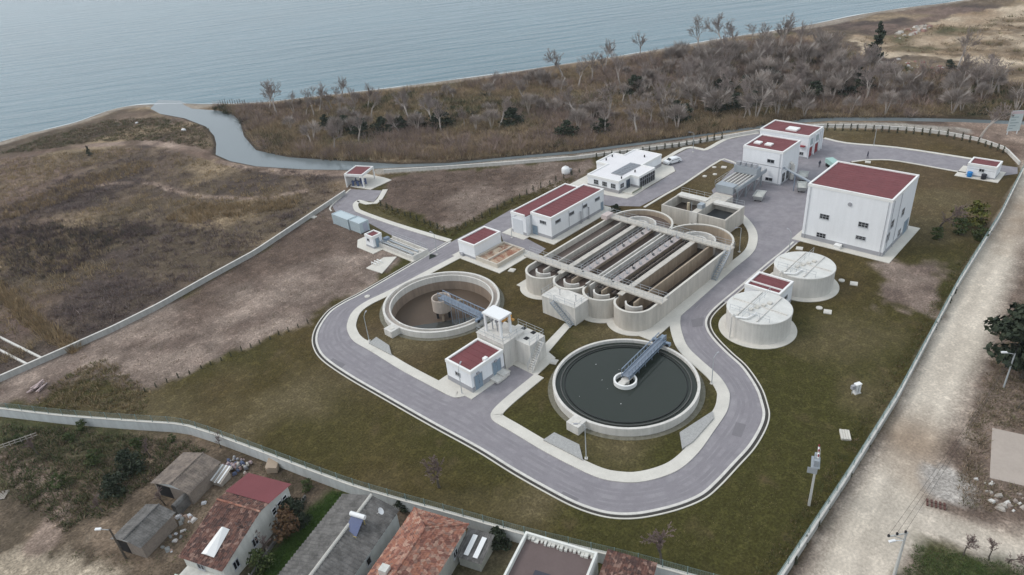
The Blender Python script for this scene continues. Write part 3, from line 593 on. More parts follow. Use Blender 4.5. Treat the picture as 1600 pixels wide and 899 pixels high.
for k in (1, 2, 3, 5, 6, 7): MB().box(.2 if k % 2 == 0 else -.2, Lx, Yw[k] - wt / 2 + .03, Yw[k] + wt / 2 - .03, 0, H_ - (.02 if k % 2 else 0)).build('divider_wall', CONCB if k < 6 else CONC, T)
for dy in (-.42, .42): MB().box(.2, Lx - .4, Yw[4] + dy - .12, Yw[4] + dy + .12, 0, H_ + .02).build('divider_wall', CONCL, T)
for k in (1, 3, 5, 7): MB().ring(.25, Yw[k], 1.45, 1.72, 0, H_ - .1, 22, pi * .62, pi * 1.42).build('guide_wall', CONCL, T)
for k in (2, 6):
    MB().ring(Lx, Yw[k], sp - .15, sp + .15, 0, H_ - .02, 30, -pi / 2, pi / 2).build('guide_wall', CONCL, T)
    MB().ring(Lx, Yw[k], 1.45, 1.7, 0, H_ - .1, 24, -pi / 2, pi / 2).build('guide_wall', CONCL, T)
for k in (2, 6): MB().box(.4, Lx - .2, Yw[k] - .5, Yw[k] + .5, H_ + .01, H_ + .14).build('walkway', CONC, T)
GR = mat('steel_grating', (.34, .32, .33), .7, .25, 3, 9)
for k in (3, 5):
    wk = MB().box(1.6, Lx - .6, Yw[k] - .7, Yw[k] + .7, H_ + .0, H_ + .12).build('grating_walkway', mat('pinkish_deck', (.45, .39, .37), .8, .22, 2.5, 8), T)
    r = MB()
    for s in (-1, 1): railing(r, [(1.6, Yw[k] + .68 * s, H_ + .12), (Lx - .6, Yw[k] + .68 * s, H_ + .12)])
    r.build('railing', RAIL, wk)
    for j in range(11):
        x = 2.6 + j * 2.05; MB().box(x, x + .35, Yw[k] - .35, Yw[k] - .05, H_ + .12, H_ + .45).tube((x + .5, Yw[k] + .3, H_ + .12), (x + .5, Yw[k] + .3, H_ + .7), .08).build('valve', PLINTH if j % 3 else BLACK, wk)
for x0 in (1.5, 23.6):     # cross bridges
    br = MB().box(x0, x0 + 1.75, -1.0, Yw[8] + (3.0 if x0 < 5 else .8), H_ + .15, H_ + .42).build('cross_bridge', CONC, T)
    r = MB(); yl = Yw[8] + (3.0 if x0 < 5 else .8)
    for s in (.06, 1.69): railing(r, [(x0 + s, -1.0, H_ + .42), (x0 + s, yl, H_ + .42)])
    r.build('railing', RAIL, br)
MB().box(22.6, 24.8, Yw[8] - .5, Yw[8] + .9, H_ + .1, H_ + 1.0).build('bridge_head', mat('pink_concrete', (.52, .44, .42), .85, .1), T)
WB = watermat('aerated_sludge', (.125, .095, .082), .25, 1.2, .25, dist=.08)
WD = watermat('dark_sludge', (.075, .06, .05), .22, .8, .2, dist=.06)
def channel(y0, y1, z, m, x0=-3.0, x1=Lx + .5): MB().box(x0, x1, y0, y1, z - .05, z).build('water', m, T)
def capsule(ya, yb, z, m, kn, kf):
    M_ = MB(); pts = []
    n = 20; c = (ya + yb) / 2; r1 = sp - wt / 2
    # near ends: two half discs; far end: one half disc
    for k in kn: M_.add([(0, Yw[k], z)] + [(r1 * math.cos(pi / 2 + pi * i / n), Yw[k] + r1 * math.sin(pi / 2 + pi * i / n), z) for i in range(n + 1)], [(0, i + 1, i + 2) for i in range(n)])
    r2 = 2 * sp - wt / 2
    M_.add([(Lx, Yw[kf], z)] + [(Lx + r2 * math.cos(-pi / 2 + pi * i / n), Yw[kf] + r2 * math.sin(-pi / 2 + pi * i / n), z) for i in range(n + 1)], [(0, i + 1, i + 2) for i in range(n)])
    M_.add([(0, ya, z), (Lx, ya, z), (Lx, yb, z), (0, yb, z)], [(0, 1, 2, 3)])
    M_.build('water', m, T)
capsule(Yw[4] + .5, Yw[8] - .15, 2.55, WB, (5, 7), 6)
capsule(Yw[0] + .15, Yw[4] - .5, 1.0, WD, (1, 3), 2)
for c0, c1, cnt in ((6, 7, 3), (5, 6, 4), (3, 4, 3), (2, 3, 4)):     # air and mixer pipes over the channels
    for j in range(cnt):
        y = Yw[c0] + .75 + (sp - 1.5) * (j + .5) / cnt; pm = MB().tube((1.0, y, 3.05), (Lx - .5, y, 3.05), .075 if j % 2 else .11, None, 6)
        for q in range(8): pm.box(1.6 + q * 3.2, 1.72 + q * 3.2, y - .2, y + .2, 2.75, 2.98)
        pm.build('air_pipe', DARKP if j % 2 else RUSTP, T)
for x0, c0 in ((3.0, 1), (3.0, 0), (3.4, 7)):     # mixer frames seen through the water ends
    MB().bar((x0, Yw[c0] + .4, 3.4), (x0, Yw[c0 + 1] - .4, 3.4), .2, .12).bar((x0 + .7, Yw[c0] + .4, 3.4), (x0 + .7, Yw[c0 + 1] - .4, 3.4), .2, .12).build('mixer_beam', PLINTH, T)
stairs(T, (23.4, -.75, H_ + .3), (18.7, -.75, .11), .9, 13)
hp = MB(); railing(hp, [(0 + sp * 2 * 0 - 3.1, Yw[1], H_ + .06), (-3.1, Yw[1] + .01, H_ + .06)]); 
# inlet chamber with stair on the near side of the ditch
T2 = thing('inlet_chamber', 'square concrete inlet chamber with steel stair built against the ditch ends', 'tank', (74.5, 62.0, 0))
MB().box(0, 3.9, 0, 7.1, 0, 3.25).build('wall', CONCL, T2)
MB().box(-.08, 3.9, -.08, 7.18, 3.25, 3.5).build('deck', CONCL, T2)
for a in (1.2, 4.6): MB().tube((1.8, a, 3.5), (1.8, a, 4.6), .06).tube((1.8, a - .25, 4.6), (1.8, a + .25, 4.6), .05).build('gate_spindle', PLINTH, T2)
railing(MB(), [(0, .0, 3.5), (0, 4.2, 3.5)]).build('railing', RAIL, T2); railing(MB(), [(0, 5.0, 3.5), (0, 7.1, 3.5), (3.6, 7.1, 3.5)]).build('railing', RAIL, T2); railing(MB(), [(0, 0, 3.5), (3.6, 0, 3.5)]).build('railing', RAIL, T2)
stairs(T2, (-.5, 4.5, 3.45), (-.5, .3, .1), .9, 13)
# ------------------------------------------------------------------ selector tank
T = thing('selector_tank', 'two celled concrete tank between the ditch and the pipe rack', 'tank', (116.5, 57.9, 0))
hx, hy = 7.9, 14.5; tw = .35; z1 = 3.6
def shell(t, hx, hy, z1, tw, m, div=(), zi=0):
    w_ = MB().box(0, hx, 0, tw, 0, z1).box(0, hx, hy - tw, hy, 0, z1).box(0, tw, tw, hy - tw, 0, z1).box(hx - tw, hx, tw, hy - tw, 0, z1); w_.build('wall', m, t)
    for y0, y1 in div: MB().box(tw, hx - tw, y0, y1, 0, z1 + .002).build('divider_wall', m, t)
shell(T, hx, hy, z1, tw, CONC, ((6.3, 7.6),))
MB().box(tw, hx - tw, tw, 6.3, 1.7, 1.8).build('water', watermat('dark_cell', (.05, .055, .06), .12, .8, .12, dist=.05), T)
MB().box(tw, hx - tw, 7.6, hy - tw, 1.4, 1.5).build('water', WD, T)
MB().box(6.3, hx - .05, .05, 6.2, z1 - .3, z1 + .12).box(6.0, hx - .05, 7.7, hy - .05, z1 - .3, z1 + .12).build('launder_deck', CONCL, T)
MB().box(-.25, 0, 6.1, 7.8, 0, z1 + .2).build('buttress', CONCL, T)
MB().box(-.28, -.252, 6.5, 7.3, .5, 1.4).build('hatch', BLACK, T)
MB().tube((2.4, 9.6, 1.4), (2.4, 9.6, 4.3), .28, .28, 10).build('mixer', mat('mixer_yellow', (.5, .42, .3), .6, .1), T)
MB().tube((1.6, 8.4, 1.4), (1.6, 8.4, 5.0), .06).build('mixer_post', STEEL, T)
railing(MB(), [(hx - .1, .1, z1 + .12), (hx - .1, hy - .1, z1 + .12)]).build('railing', RAIL, T)
MB().box(2.2, 3.6, 6.4, 7.5, z1, z1 + .9).build('gate_actuator', STEEL, T)
# ------------------------------------------------------------------ clarifiers
def bridge(par, a, b_, z, m):
    "scraper bridge: walkway deck, two lattice side frames, end carriage"
    a = np.array(a, float); b_ = np.array(b_, float); d = (b_ - a); L = np.linalg.norm(d); u = d / L; s = np.array([-u[1], u[0]])
    def pt(t, o, h): q = a + u * t + s * o; return (q[0], q[1], h)
    dk = MB(); dk.bar(pt(0, 0, z), pt(L, 0, z), 1.1, .08).build('deck', mat('grating_blue', (.20, .23, .28), .6, .25, 3, 9), par)
    for sg in (-1, 1):
        tr = MB(); o = .6 * sg
        for h in (z - .35, z + .12, z + 1.05): tr.bar(pt(0, o, h), pt(L, o, h), .1, .12)
        n = int(L / .9)
        for k in range(n + 1):
            t = L * k / n; tr.bar(pt(t, o, z - .35), pt(t, o, z + 1.05), .06, .06, (u[0], u[1], 0))
            if k < n: tr.bar(pt(t, o, z - .35), pt(t + L / n, o, z + .12), .05, .05)
        tr.build('side_truss', m, par)
    ec = MB(); ec.bar(pt(L - .3, -1.5, z - .25), pt(L - .3, 1.5, z - .25), .5, .45).bar(pt(L - .5, 0, z + .3), pt(L + .5, 0, z + .3), .7, .5).build('end_carriage', m, par)
    for sg in (-1, 1): MB().tube(pt(L - .62, 1.1 * sg, z - .42), pt(L + .02, 1.1 * sg, z - .42), .26, .26, 12).build('wheel', BLACK, par)
def clarifier(name, label, c, rim, floor, water, wm, ang, mwall, full):
    t = thing(name, label, 'tank', (c[0], c[1], 0)); R_ = 10.4
    MB().lathe(0, 0, [(R_ - .38, floor), (R_ - .38, rim - .02), (R_ - .36, rim), (R_, rim), (R_ + .02, rim - .03), (R_, 0), (R_, -.6)], 96).build('outer_wall', mwall, t)
    if full:
        MB().ring(0, 0, R_ - 1.25, R_ - 1.10, water - .9, water + .16, 96).build('weir_wall', mat('slimy_weir', (.09, .09, .085), .8, .2), t)
        MB().ring(0, 0, R_ - 1.75, R_ - 1.68, water - .3, water + .12, 96).build('scum_baffle', BLACK, t)
        MB().disc(0, 0, R_ - .36, water, 96).build('water', wm, t)
        for k in range(9): a_, q_ = random.uniform(0, 6.28), random.uniform(2.5, 8.2); MB().disc(q_ * math.cos(a_), q_ * math.sin(a_), random.uniform(.03, .075), water + .006, 7).build('foam_fleck', TRIM, t)
        MB().ring(0, 0, 1.42, 1.68, water - .4, water + .62, 40).build('centre_ring', TRIM, t)
        MB().lathe(0, 0, [(0, water + .55), (.6, water + .55), (.6, water - .2)], 20).build('centre_pier', CONCL, t)
        MB().box(-1.4, 1.4, -.5, .5, water + .35, water + .5).build('pier_deck', CONCL, t)
    else:
        MB().ring(0, 0, R_ - 1.35, R_ - 1.12, -.2, rim - .12, 96).build('weir_wall', CONCL, t)
        MB().ring(0, 0, R_ - 1.14, R_ - .36, -.3, rim - .75, 96).build('launder', mat('launder', (.47, .41, .37), .85, .12), t)
        bs = MB(); nb = 96; rr = R_ - 1.30; vs_ = []
        for zz in ('t', 'b'):
            for k in range(nb):
                a_ = 2 * pi * k / nb; x, y = rr * math.cos(a_), rr * math.sin(a_)
                vs_.append((x, y, -.15 if zz == 't' else floor + .07 * (x * .61 + y * .79)))
        vs_.append((0, 0, floor)); bs.add(vs_, [(k, (k + 1) % nb, nb + (k + 1) % nb, nb + k) for k in range(nb)])
        bs.build('basin_wall', mat('brown_basin', (.29, .225, .175), .8, .12, .3, 3, streak=.3), t)
        MB().add(vs_[nb:], [(k, (k + 1) % nb, nb) for k in range(nb)]).build('basin_floor', mat('silt_floor', (.10, .072, .052), .6, .15, .3, 2), t)
        MB().disc(0, 0, R_ - 1.32, water, 96).build('water', wm, t)
        MB().lathe(0, 0, [(0, .2), (1.5, .2), (1.5, 1.65), (1.72, 1.65), (1.72, -.75), (1.5, -.95), (0, -.95)], 40).build('centre_drum', mat('drum_concrete', (.47, .40, .345), .85, .12, .5, 3, streak=.3), t)
        for k in range(4):
            a = pi / 4 + k * pi / 2; x, y = 1.05 * math.cos(a), 1.05 * math.sin(a); MB().tube((x, y, floor - .8), (x, y, -.9), .22, .22, 10).build('drum_post', BLACK if k % 2 else CONCB, t)
        MB().bar((1.6, -.6, .1), (3.6, -1.2, -.3), .4, .25).bar((3.6, -1.2, -.3), (3.6, -1.2, -1.2), .4, .3, (1, 0, 0)).build('scum_trough', CONCB, t)
    bridge(t, (0, 0), (math.cos(ang) * 10.9, math.sin(ang) * 10.9), rim + .62, BLUEST)
    sc = MB()
    for k in range(4):
        q = 3 + k * 1.9; x, y = math.cos(ang) * q, math.sin(ang) * q; ox_, oy_ = -math.sin(ang) * .5, math.cos(ang) * .5
        for sg in (-1, 1): sc.tube((x + ox_ * sg, y + oy_ * sg, rim + .3), (x + ox_ * sg, y + oy_ * sg, min(water - .1, rim - 1.2)), .05, None, 5)
    sc.build('scraper_hanger', BLUEST, t)
    MB().box(-R_ - 1.75, -R_ + .05, -1.0, 1.0, 0, rim + .08).build('scum_box', CONCL, t); MB().box(-R_ - 1.35, -R_ - .55, -.5, .3, rim + .08, rim + .16).build('hatch', PAVE, t)
    return t
WG = watermat('clarified_water', (.030, .036, .030), .05, .7, .05, dist=.04)
WN = watermat('basin_water', (.06, .06, .055), .04, .7, .04, dist=.03)
clarifier('full_clarifier', 'round clarifier full of dark green water, nearest tank', CL1, 1.28, -.6, .78, WG, math.radians(4), CONCL, True)
clarifier('empty_clarifier', 'round clarifier drained to a brown basin, left of the tower', CL2, 1.15, -2.6, -2.68, WN, math.radians(-91), CONCL, False)
for (cx, cy) in (CL1, CL2):
    gm = MB().ring(cx, cy, 10.42, 11.15, -.1, .03, 90); tag(gm.build('gravel_ring', mat('gravel', (.17, .16, .125), .95, .5, 1.5, 8)), 'strip of gravel round the foot of the %s clarifier' % ('full' if cx == CL1[0] else 'empty'), kind='structure')
# stone pitching beside the pavements
STONE = mat('stone_pitching', (.36, .355, .345), .9, .3, 4, 9, .4)
for px, lb in (([(866, 676), (849, 687.5), (911, 719), (905, 695)], 'sloping stone pad on the lawn left of the full clarifier'), ([(1113, 643), (1062, 676), (1066, 701), (1083, 690), (1115, 654)], 'sloping stone pad on the lawn right of the full clarifier'), ([(588, 527), (576, 536), (612, 555), (608, 540)], 'sloping stone pad beside the empty clarifier')):
    p = PL(px, .25); cx = sum(q[0] for q in p) / len(p); cy = sum(q[1] for q in p) / len(p)
    o = MB().prism([(x - cx, y - cy) for x, y in p], 0, .3).build('stone_pad', STONE); o.location = (cx, cy, 0); tag(o, lb, 'stone pad')
# ------------------------------------------------------------------ distribution tower
T = thing('distribution_tower', 'concrete distribution tower with white canopy frame and side stair behind the pump house', 'tower', (58.95, 63.2, 0))
MB().box(0, 4.6, 0, 5.7, 0, 4.5).build('shaft', CONCL, T); MB().box(4.602, 6.0, -3.0, 2.5, 0, 4.1).build('side_chamber', CONCL, T); MB().box(2.5, 4.6, -3.0, -.002, 0, 4.1).build('stair_block', CONCL, T)
MB().box(-.1, 4.7, -.1, 5.8, 4.5, 4.62).build('deck', CONCL, T)
for i, (x, y) in enumerate(((1.15, 1.45), (3.15, 1.45), (1.15, 4.65), (3.15, 4.65))): MB().box(x - .16, x + .16, y - .16, y + .16, 4.62, 7.75).build('canopy_post', WHITEP, T)
MB().box(.85, 3.45, 1.15, 4.95, 7.75, 8.05).build('canopy_roof', WHITEP, T)
MB().box(2.2, 4.2, 1.9, 2.4, 6.6, 6.9).box(3.6, 4.0, 1.2, 3.6, 6.35, 6.6).build('hoist', mat('orange_hoist', (.55, .27, .06), .5, .08), T)
for y in (2.2, 3.2, 4.2): MB().tube((2.1, y, 4.62), (2.1, y, 6.3), .1).tube((2.1, y, 6.3), (2.1, y, 6.5), .28, .28, 10).build('gate_spindle', PLINTH, T)
for x, y in ((3.4, -1.6), (5.2, -1.4), (5.2, .6)): MB().box(x, x + .7, y, y + .7, 4.1, 4.16).build('hatch', BLACK, T)
railing(MB(), [(0, 0, 4.62), (4.6, 0, 4.62)]).build('railing', RAIL, T); railing(MB(), [(0, 0, 4.62), (0, 5.7, 4.62), (4.6, 5.7, 4.62), (4.6, 2.6, 4.62)]).build('railing', RAIL, T); railing(MB(), [(2.6, -2.9, 4.1), (5.9, -2.9, 4.1), (5.9, 2.4, 4.1)]).build('railing', RAIL, T)
stairs(T, (4.6, -3.5, 4.05), (1.6, -3.5, .12), 1.0, 14, CONCL)
# ------------------------------------------------------------------ sludge tanks
for (cx, cy), lb in (((90.8, 38.4), 'pale round concrete sludge tank with flat lid, nearer of the pair'), ((107.4, 38.4), 'pale round concrete sludge tank with flat lid beside the big hall')):
    t = thing('sludge_tank', lb, 'tank', (cx, cy, 0), 0, 'round sludge tanks')
    MB().lathe(0, 0, [(5.9, 0), (5.9, .1), (4.85, .12)], 64).build('apron', PAVE, t)
    MB().lathe(0, 0, [(4.85, .05), (4.85, 3.55), (4.92, 3.6), (4.92, 3.82), (4.86, 3.86)], 64).build('wall', CONCL, t)
    ld_ = MB().lathe(0, 0, [(4.9, 3.8), (4.86, 3.88), (0, 4.02)], 64).build('lid', mat('tank_lid', (.63, .62, .59), .85, .16, .6, 4), t)
    for a in (-1.6, 1.6): MB().box(-4.2, 4.2, a - .07, a + .07, 3.92, 4.1).build('lid_beam', CONCL, ld_)
    MB().box(-.07, .07, -4.4, 4.4, 3.9, 4.12).build('lid_beam', CONCL, ld_)
    for k in range(4): MB().box(-2 + k * 1.1, -1.4 + k * 1.1, .3 - k * .5, .9 - k * .5, 4.0, 4.25).build('hatch', PAVE, ld_)
    railing(MB(), [(-3.4, 3.2, 3.95), (-3.4, -3.2, 3.95)]).build('railing', RAIL, t); railing(MB(), [(-4.6, .5, 3.9), (4.6, .5, 4.0)]).build('railing', RAIL, t)
    MB().path([(-4.4, 2.0, 4.1), (-5.1, 2.0, 4.1), (-5.2, 2.0, .2)], .12, 8).build('pipe', CONCL, t)
    MB().path([(-2.4, -.6, 4.2), (-4.4, -.2, 4.2), (-5.0, 1.4, 4.1)], .14, 8).build('vent_pipe', TRIM, t)
# ------------------------------------------------------------------ pipe rack / grit channels before the screen building
T = thing('pipe_rack', 'long raised steel deck of parallel channels leading to the screen building', 'grit channel', (131.3, 63.4, 0))
MB().box(0, 13.0, 0, 4.8, 3.1, 3.4).build('deck', mat('deck_dark', (.26, .24, .25), .8, .12), T)
for k in range(6): MB().box(.2, 12.8, .2 + k * .85, .42 + k * .85, 3.4, 3.75).build('channel_wall', CONCL, T)
for s in (0, 4.75): MB().bar((0, s, 3.3), (14.2, s, 3.3), .25, .8).build('side_beam', STEEL, T)
for x in (1.2, 5.2, 9.2, 12.4):
    for y in (.3, 4.5): MB().box(x, x + .3, y - .15, y + .15, 0, 3.1).build('leg', STEEL, T)
for x in (1.3, 5.3, 9.3): MB().bar((x, .3, .4), (x + 4, .3, 2.9), .12, .12).build('brace', STEEL, T)
MB().box(8.8, 10.8, -.3, 5.2, 3.75, 5.3).build('screen_box', STEEL, T)
for y in (.2, 1.5, 2.8, 4.1): MB().box(9.2, 10.2, y, y + .8, 5.3, 6.0).build('screen_drive', PLINTH, T)
MB().box(-.6, 1.6, .4, 4.4, 2.5, 4.2).build('inlet_box', STEEL, T)
railing(MB(), [(0, -.1, 3.7), (8.6, -.1, 3.7)]).build('railing', RAIL, T); railing(MB(), [(0, 4.95, 3.7), (8.6, 4.95, 3.7)]).build('railing', RAIL, T); railing(MB(), [(8.8, -.3, 5.3), (8.8, 5.2, 5.3)]).build('railing', RAIL, T)
MB().box(-4.6, -.7, .2, 4.2, 0, 2.4).build('base_chamber', CONC, T)
# inlet channel, kiosk, containers, pad
T = thing('inlet_channel', 'low concrete channel with long pipes beside the kiosk', 'channel', (73.9, 103.0, 0))
MB().box(-.3, 4.4, -.3, 12.4, 0, .12).build('base_slab', PAVE, T)
for x in (.2, 1.5, 2.9, 4.0): MB().box(x, x + .22, .2, 11.6, .12, .95).build('channel_wall', CONCL, T)
for x in (.95, 2.25): MB().tube((x, .8, 1.05), (x, 11.4, 1.05), .17, .17, 10).build('pipe', STEEL, T)
MB().box(.2, 4.22, -.02, .2, .12, 1.05).box(.4, 3.9, .6, 2.2, .12, .7).build('end_chamber', CONCL, T); MB().box(1.4, 2.6, 10.4, 11.3, .95, 1.6).build('screen_unit', BLUEST, T)
MB().add([(4.0, -.5, .05), (2.4, -2.2, .05), (4.3, -2.4, .05), (4.4, -1.2, .05)], [(0, 1, 2, 3)]).build('pit_cover', mat('dark_pit', (.02, .025, .02), .9, .1), T)
railing(MB(), [(.3, .3, .95), (.3, 11.4, .95)]).build('railing', RAIL, T); railing(MB(), [(4.1, .3, .95), (4.1, 11.4, .95)]).build('railing', RAIL, T)
b = hall('kiosk', 'tiny white kiosk with red roof beside the long pipes', 72.8, 75.2, 114.3, 116.9, 2.9, plinth=.5, par_t=.2)
window(b, 'x', 0, 1.6, 1.5, .8, .6, 1); door(b, 'y', 0, 1.1, .12, .9, 2.0, DOORB)
slabp('pavement_kiosk', [(71.2, 112.6), (76.4, 112.6), (76.4, 121), (73.4, 121), (71.2, 118.2)], 'pale slab under the kiosk', .11)
CONT = mat('container_paint', (.47, .54, .57), .5, .06, .6, 3)
for x0, x1, y0, y1, lb in ((75.5, 77.85, 127.0, 133.0, 'pale blue container with its long side to the field, left of the two'), (75.7, 78.1, 122.9, 126.6, 'shorter pale blue container with open end nearest the kiosk')):
    t = thing('site_container', lb, 'container', (x0, y0, 0)); W, D = x1 - x0, y1 - y0
    MB().box(0, W, 0, D, .1, 2.45).build('shell', CONT, t)
    cm = MB(); n = int(D / .3)
    for k in range(n): cm.box(-.035, 0, .1 + k * .3, .25 + k * .3, .25, 2.3)
    for k in range(int(W / .3)): cm.box(.1 + k * .3, .25 + k * .3, -.035, 0, .25, 2.3)
    cm.build('corrugation', CONT, t)
    MB().box(-.05, W + .05, -.05, .06, 2.45, 2.56).box(-.05, W + .05, D - .06, D + .05, 2.45, 2.56).box(-.05, .06, .06, D - .06, 2.45, 2.56).box(W - .06, W + .05, .06, D - .06, 2.45, 2.56).build('roof_rail', CONT, t)
    for x in (0, W): 
        for y in (0, D): MB().box(x - .06, x + .06, y - .06, y + .06, 0, 2.5).build('corner_post', CONT, t)
    if D < 5: MB().box(W * .35, W * .85, -.06, -.036, .15, 2.2).build('door', mat('container_door', (.4, .42, .5), .5, .05), t)
T = thing('valve_pad', 'white concrete pad with short pipes at the edge of the bare soil', 'concrete pad', (*P(590, 413), 0))
c = P(590, 413); q = [(x - c[0], y - c[1]) for x, y in PL([(572, 420), (600, 403), (620, 402), (606, 418), (597, 428)])]
MB().prism(q, 0, .14).build('slab', PAVE, T)
for k in range(3): MB().path([(-.8 + k * .7, -.6, .14), (-.8 + k * .7, -.6, .6), (-.8 + k * .7, .8, .6), (-.8 + k * .7, .8, .14)], .09, 8).build('pipe', TRIM, T)
# sand drying bed
T = thing('drying_bed', 'low walled drying bed with rusty sand beside the white store', 'drying bed', (81.4, 86.6, 0))
shell(T, 8.0, 5.9, .95, .28, mat('buff_concrete', (.55, .50, .43), .85, .1), ((2.9, 3.1),))
MB().box(.28, 7.7, .28, 5.6, .1, .62).build('sand', mat('rusty_sand', (.27, .13, .085), .95, .2, .5, 5, col2=(.48, .38, .28)), T)
hm = MB()
for k in range(9): a, r_ = random.uniform(0, 6.28), random.uniform(.2, .9); hm.lathe(5 + 1.3 * math.cos(a), 4 + .7 * math.sin(a), [(r_, .6), (r_ * .6, .62 + r_ * .3), (.02, .62 + r_ * .42)], 9)
hm.build('sand_heap', mat('buff_sand', (.5, .40, .30), .95, .2, 1, 6), T)
# pump shelter by the creek (turned with the fence)
ang = math.atan2(2.6, 5.6); T = thing('pump_shelter', 'open white shelter with red roof sheltering pumps at the creek corner', 'shelter', (93.0, 144.9, 0), ang)
Wg, Dg = 6.2, 5.2
for x in (.15, Wg - .15):
    for y in (.15, Dg - .15): MB().box(x - .15, x + .15, y - .15, y + .15, 0, 3.0).build('post', TRIM, T)
MB().box(0, Wg, 0, .3, 3.0, 3.6).box(0, Wg, Dg - .3, Dg, 3.0, 3.6).box(0, .3, .3, Dg - .3, 3.0, 3.6).box(Wg - .3, Wg, .3, Dg - .3, 3.0, 3.6).build('roof_beam', TRIM, T)
MB().box(.29, Wg - .29, .29, Dg - .29, 3.1, 3.42).build('roof', REDROOF, T); MB().box(.3, Wg - .3, Dg - .2, Dg - .05, .1, 3.0).build('back_wall', TRIM, T)
for k in range(3): MB().tube((1.0, .9 + k * 1.4, .12), (1.0, .9 + k * 1.4, 1.5), .3, .3, 12).tube((1.0, .9 + k * 1.4, 1.0), (2.6, .9 + k * 1.4, 1.0), .14).tube((2.6, .9 + k * 1.4, .1), (2.6, .9 + k * 1.4, 1.6), .22, .22, 10).build('pump', mat('pump_blue', (.10, .13, .24), .5, .1), T)
# ------------------------------------------------------------------ perimeter walls
WALLM = mat('boundary_concrete', (.40, .395, .375), .9, .12, .5, 4, .1, streak=.25)
WALLW = mat('whitewashed_wall', (.56, .575, .57), .85, .08, .4, 3, streak=.2)
WIRE = mat('green_wire', (.20, .27, .26), .6, .05)
POSTM = MB().box(-.04, .04, -.04, .04, 0, 1.15).mesh('post', WIRE)
def boundary(name, label, pts, h, t, m, fence=True, sp=2.5):
    p = resample(pts, max(2, int(plen(pts) / 2.5))); c = p[0]; T = thing(name, label, 'wall', (c[0], c[1], 0)); q = [(x - c[0], y - c[1]) for x, y in p]
    MB().wall(q, t, -.4, h).build('wall', m, T); MB().wall(q, t + .1, h, h + .08).build('coping', PAVE if m is WALLW else CONCL, T)
    if fence:
        n = int(plen(q) / sp); pp = resample(q, n + 1); fm_ = MB()
        for x, y in pp: o = link('post', POSTM, T); o.location = (x, y, h + .08)
        A = np.array(resample(q, n * 2 + 1))
        for z in np.linspace(.12, 1.1, 7):
            for a, b_ in zip(A[:-1], A[1:]): fm_.tube((*a, h + .08 + z), (*b_, h + .08 + z), .012 if z < 1.05 else .022, None, 3, False)
        for x, y in resample(q, n * 10 + 1): fm_.tube((x, y, h + .1), (x, y, h + 1.15), .008, None, 3, False)
        fm_.build('wire_mesh', WIRE, T, recalc=False)
    return T
boundary('field_wall', 'long grey concrete wall between the brown fields and the plant', PL([(-30, 610), (0, 597), (100, 553), (180, 517), (250, 482), (320, 442), (400, 398), (470, 351), (540, 304)]), 1.05, .25, WALLM, False)
boundary('village_wall', 'whitewashed wall topped with wire mesh between the houses and the lawn', [P(-40, 645)] + PL([(0, 650), (100, 662), (200, 670), (290, 676)]) + smooth(PL([(290, 676), (340, 692), (420, 722), (560, 775), (700, 815), (820, 850)]), 2)[1:] + [(41.6, 27.2), (45.9, 15.6)], 1.6, .28, WALLW)
boundary('road_wall', 'straight grey wall with wire mesh beside the dirt road', [(45.9, 15.6)] + PL([(1227, 898), (1320, 757), (1398, 632), (1494, 452), (1560, 345), (1596, 272)]), 1.25, .3, WALLM)
boundary('creek_wall', 'low pale wall along the creek track behind the saplings', PL([(600, 270), (700, 264), (800, 257), (900, 249), (940, 244), (1000, 237), (1060, 229), (1130, 217), (1190, 206), (1286, 199), (1350, 200), (1420, 204), (1480, 211), (1530, 221), (1570, 235), (1592, 258)]), .75, .25, CONCL, False)
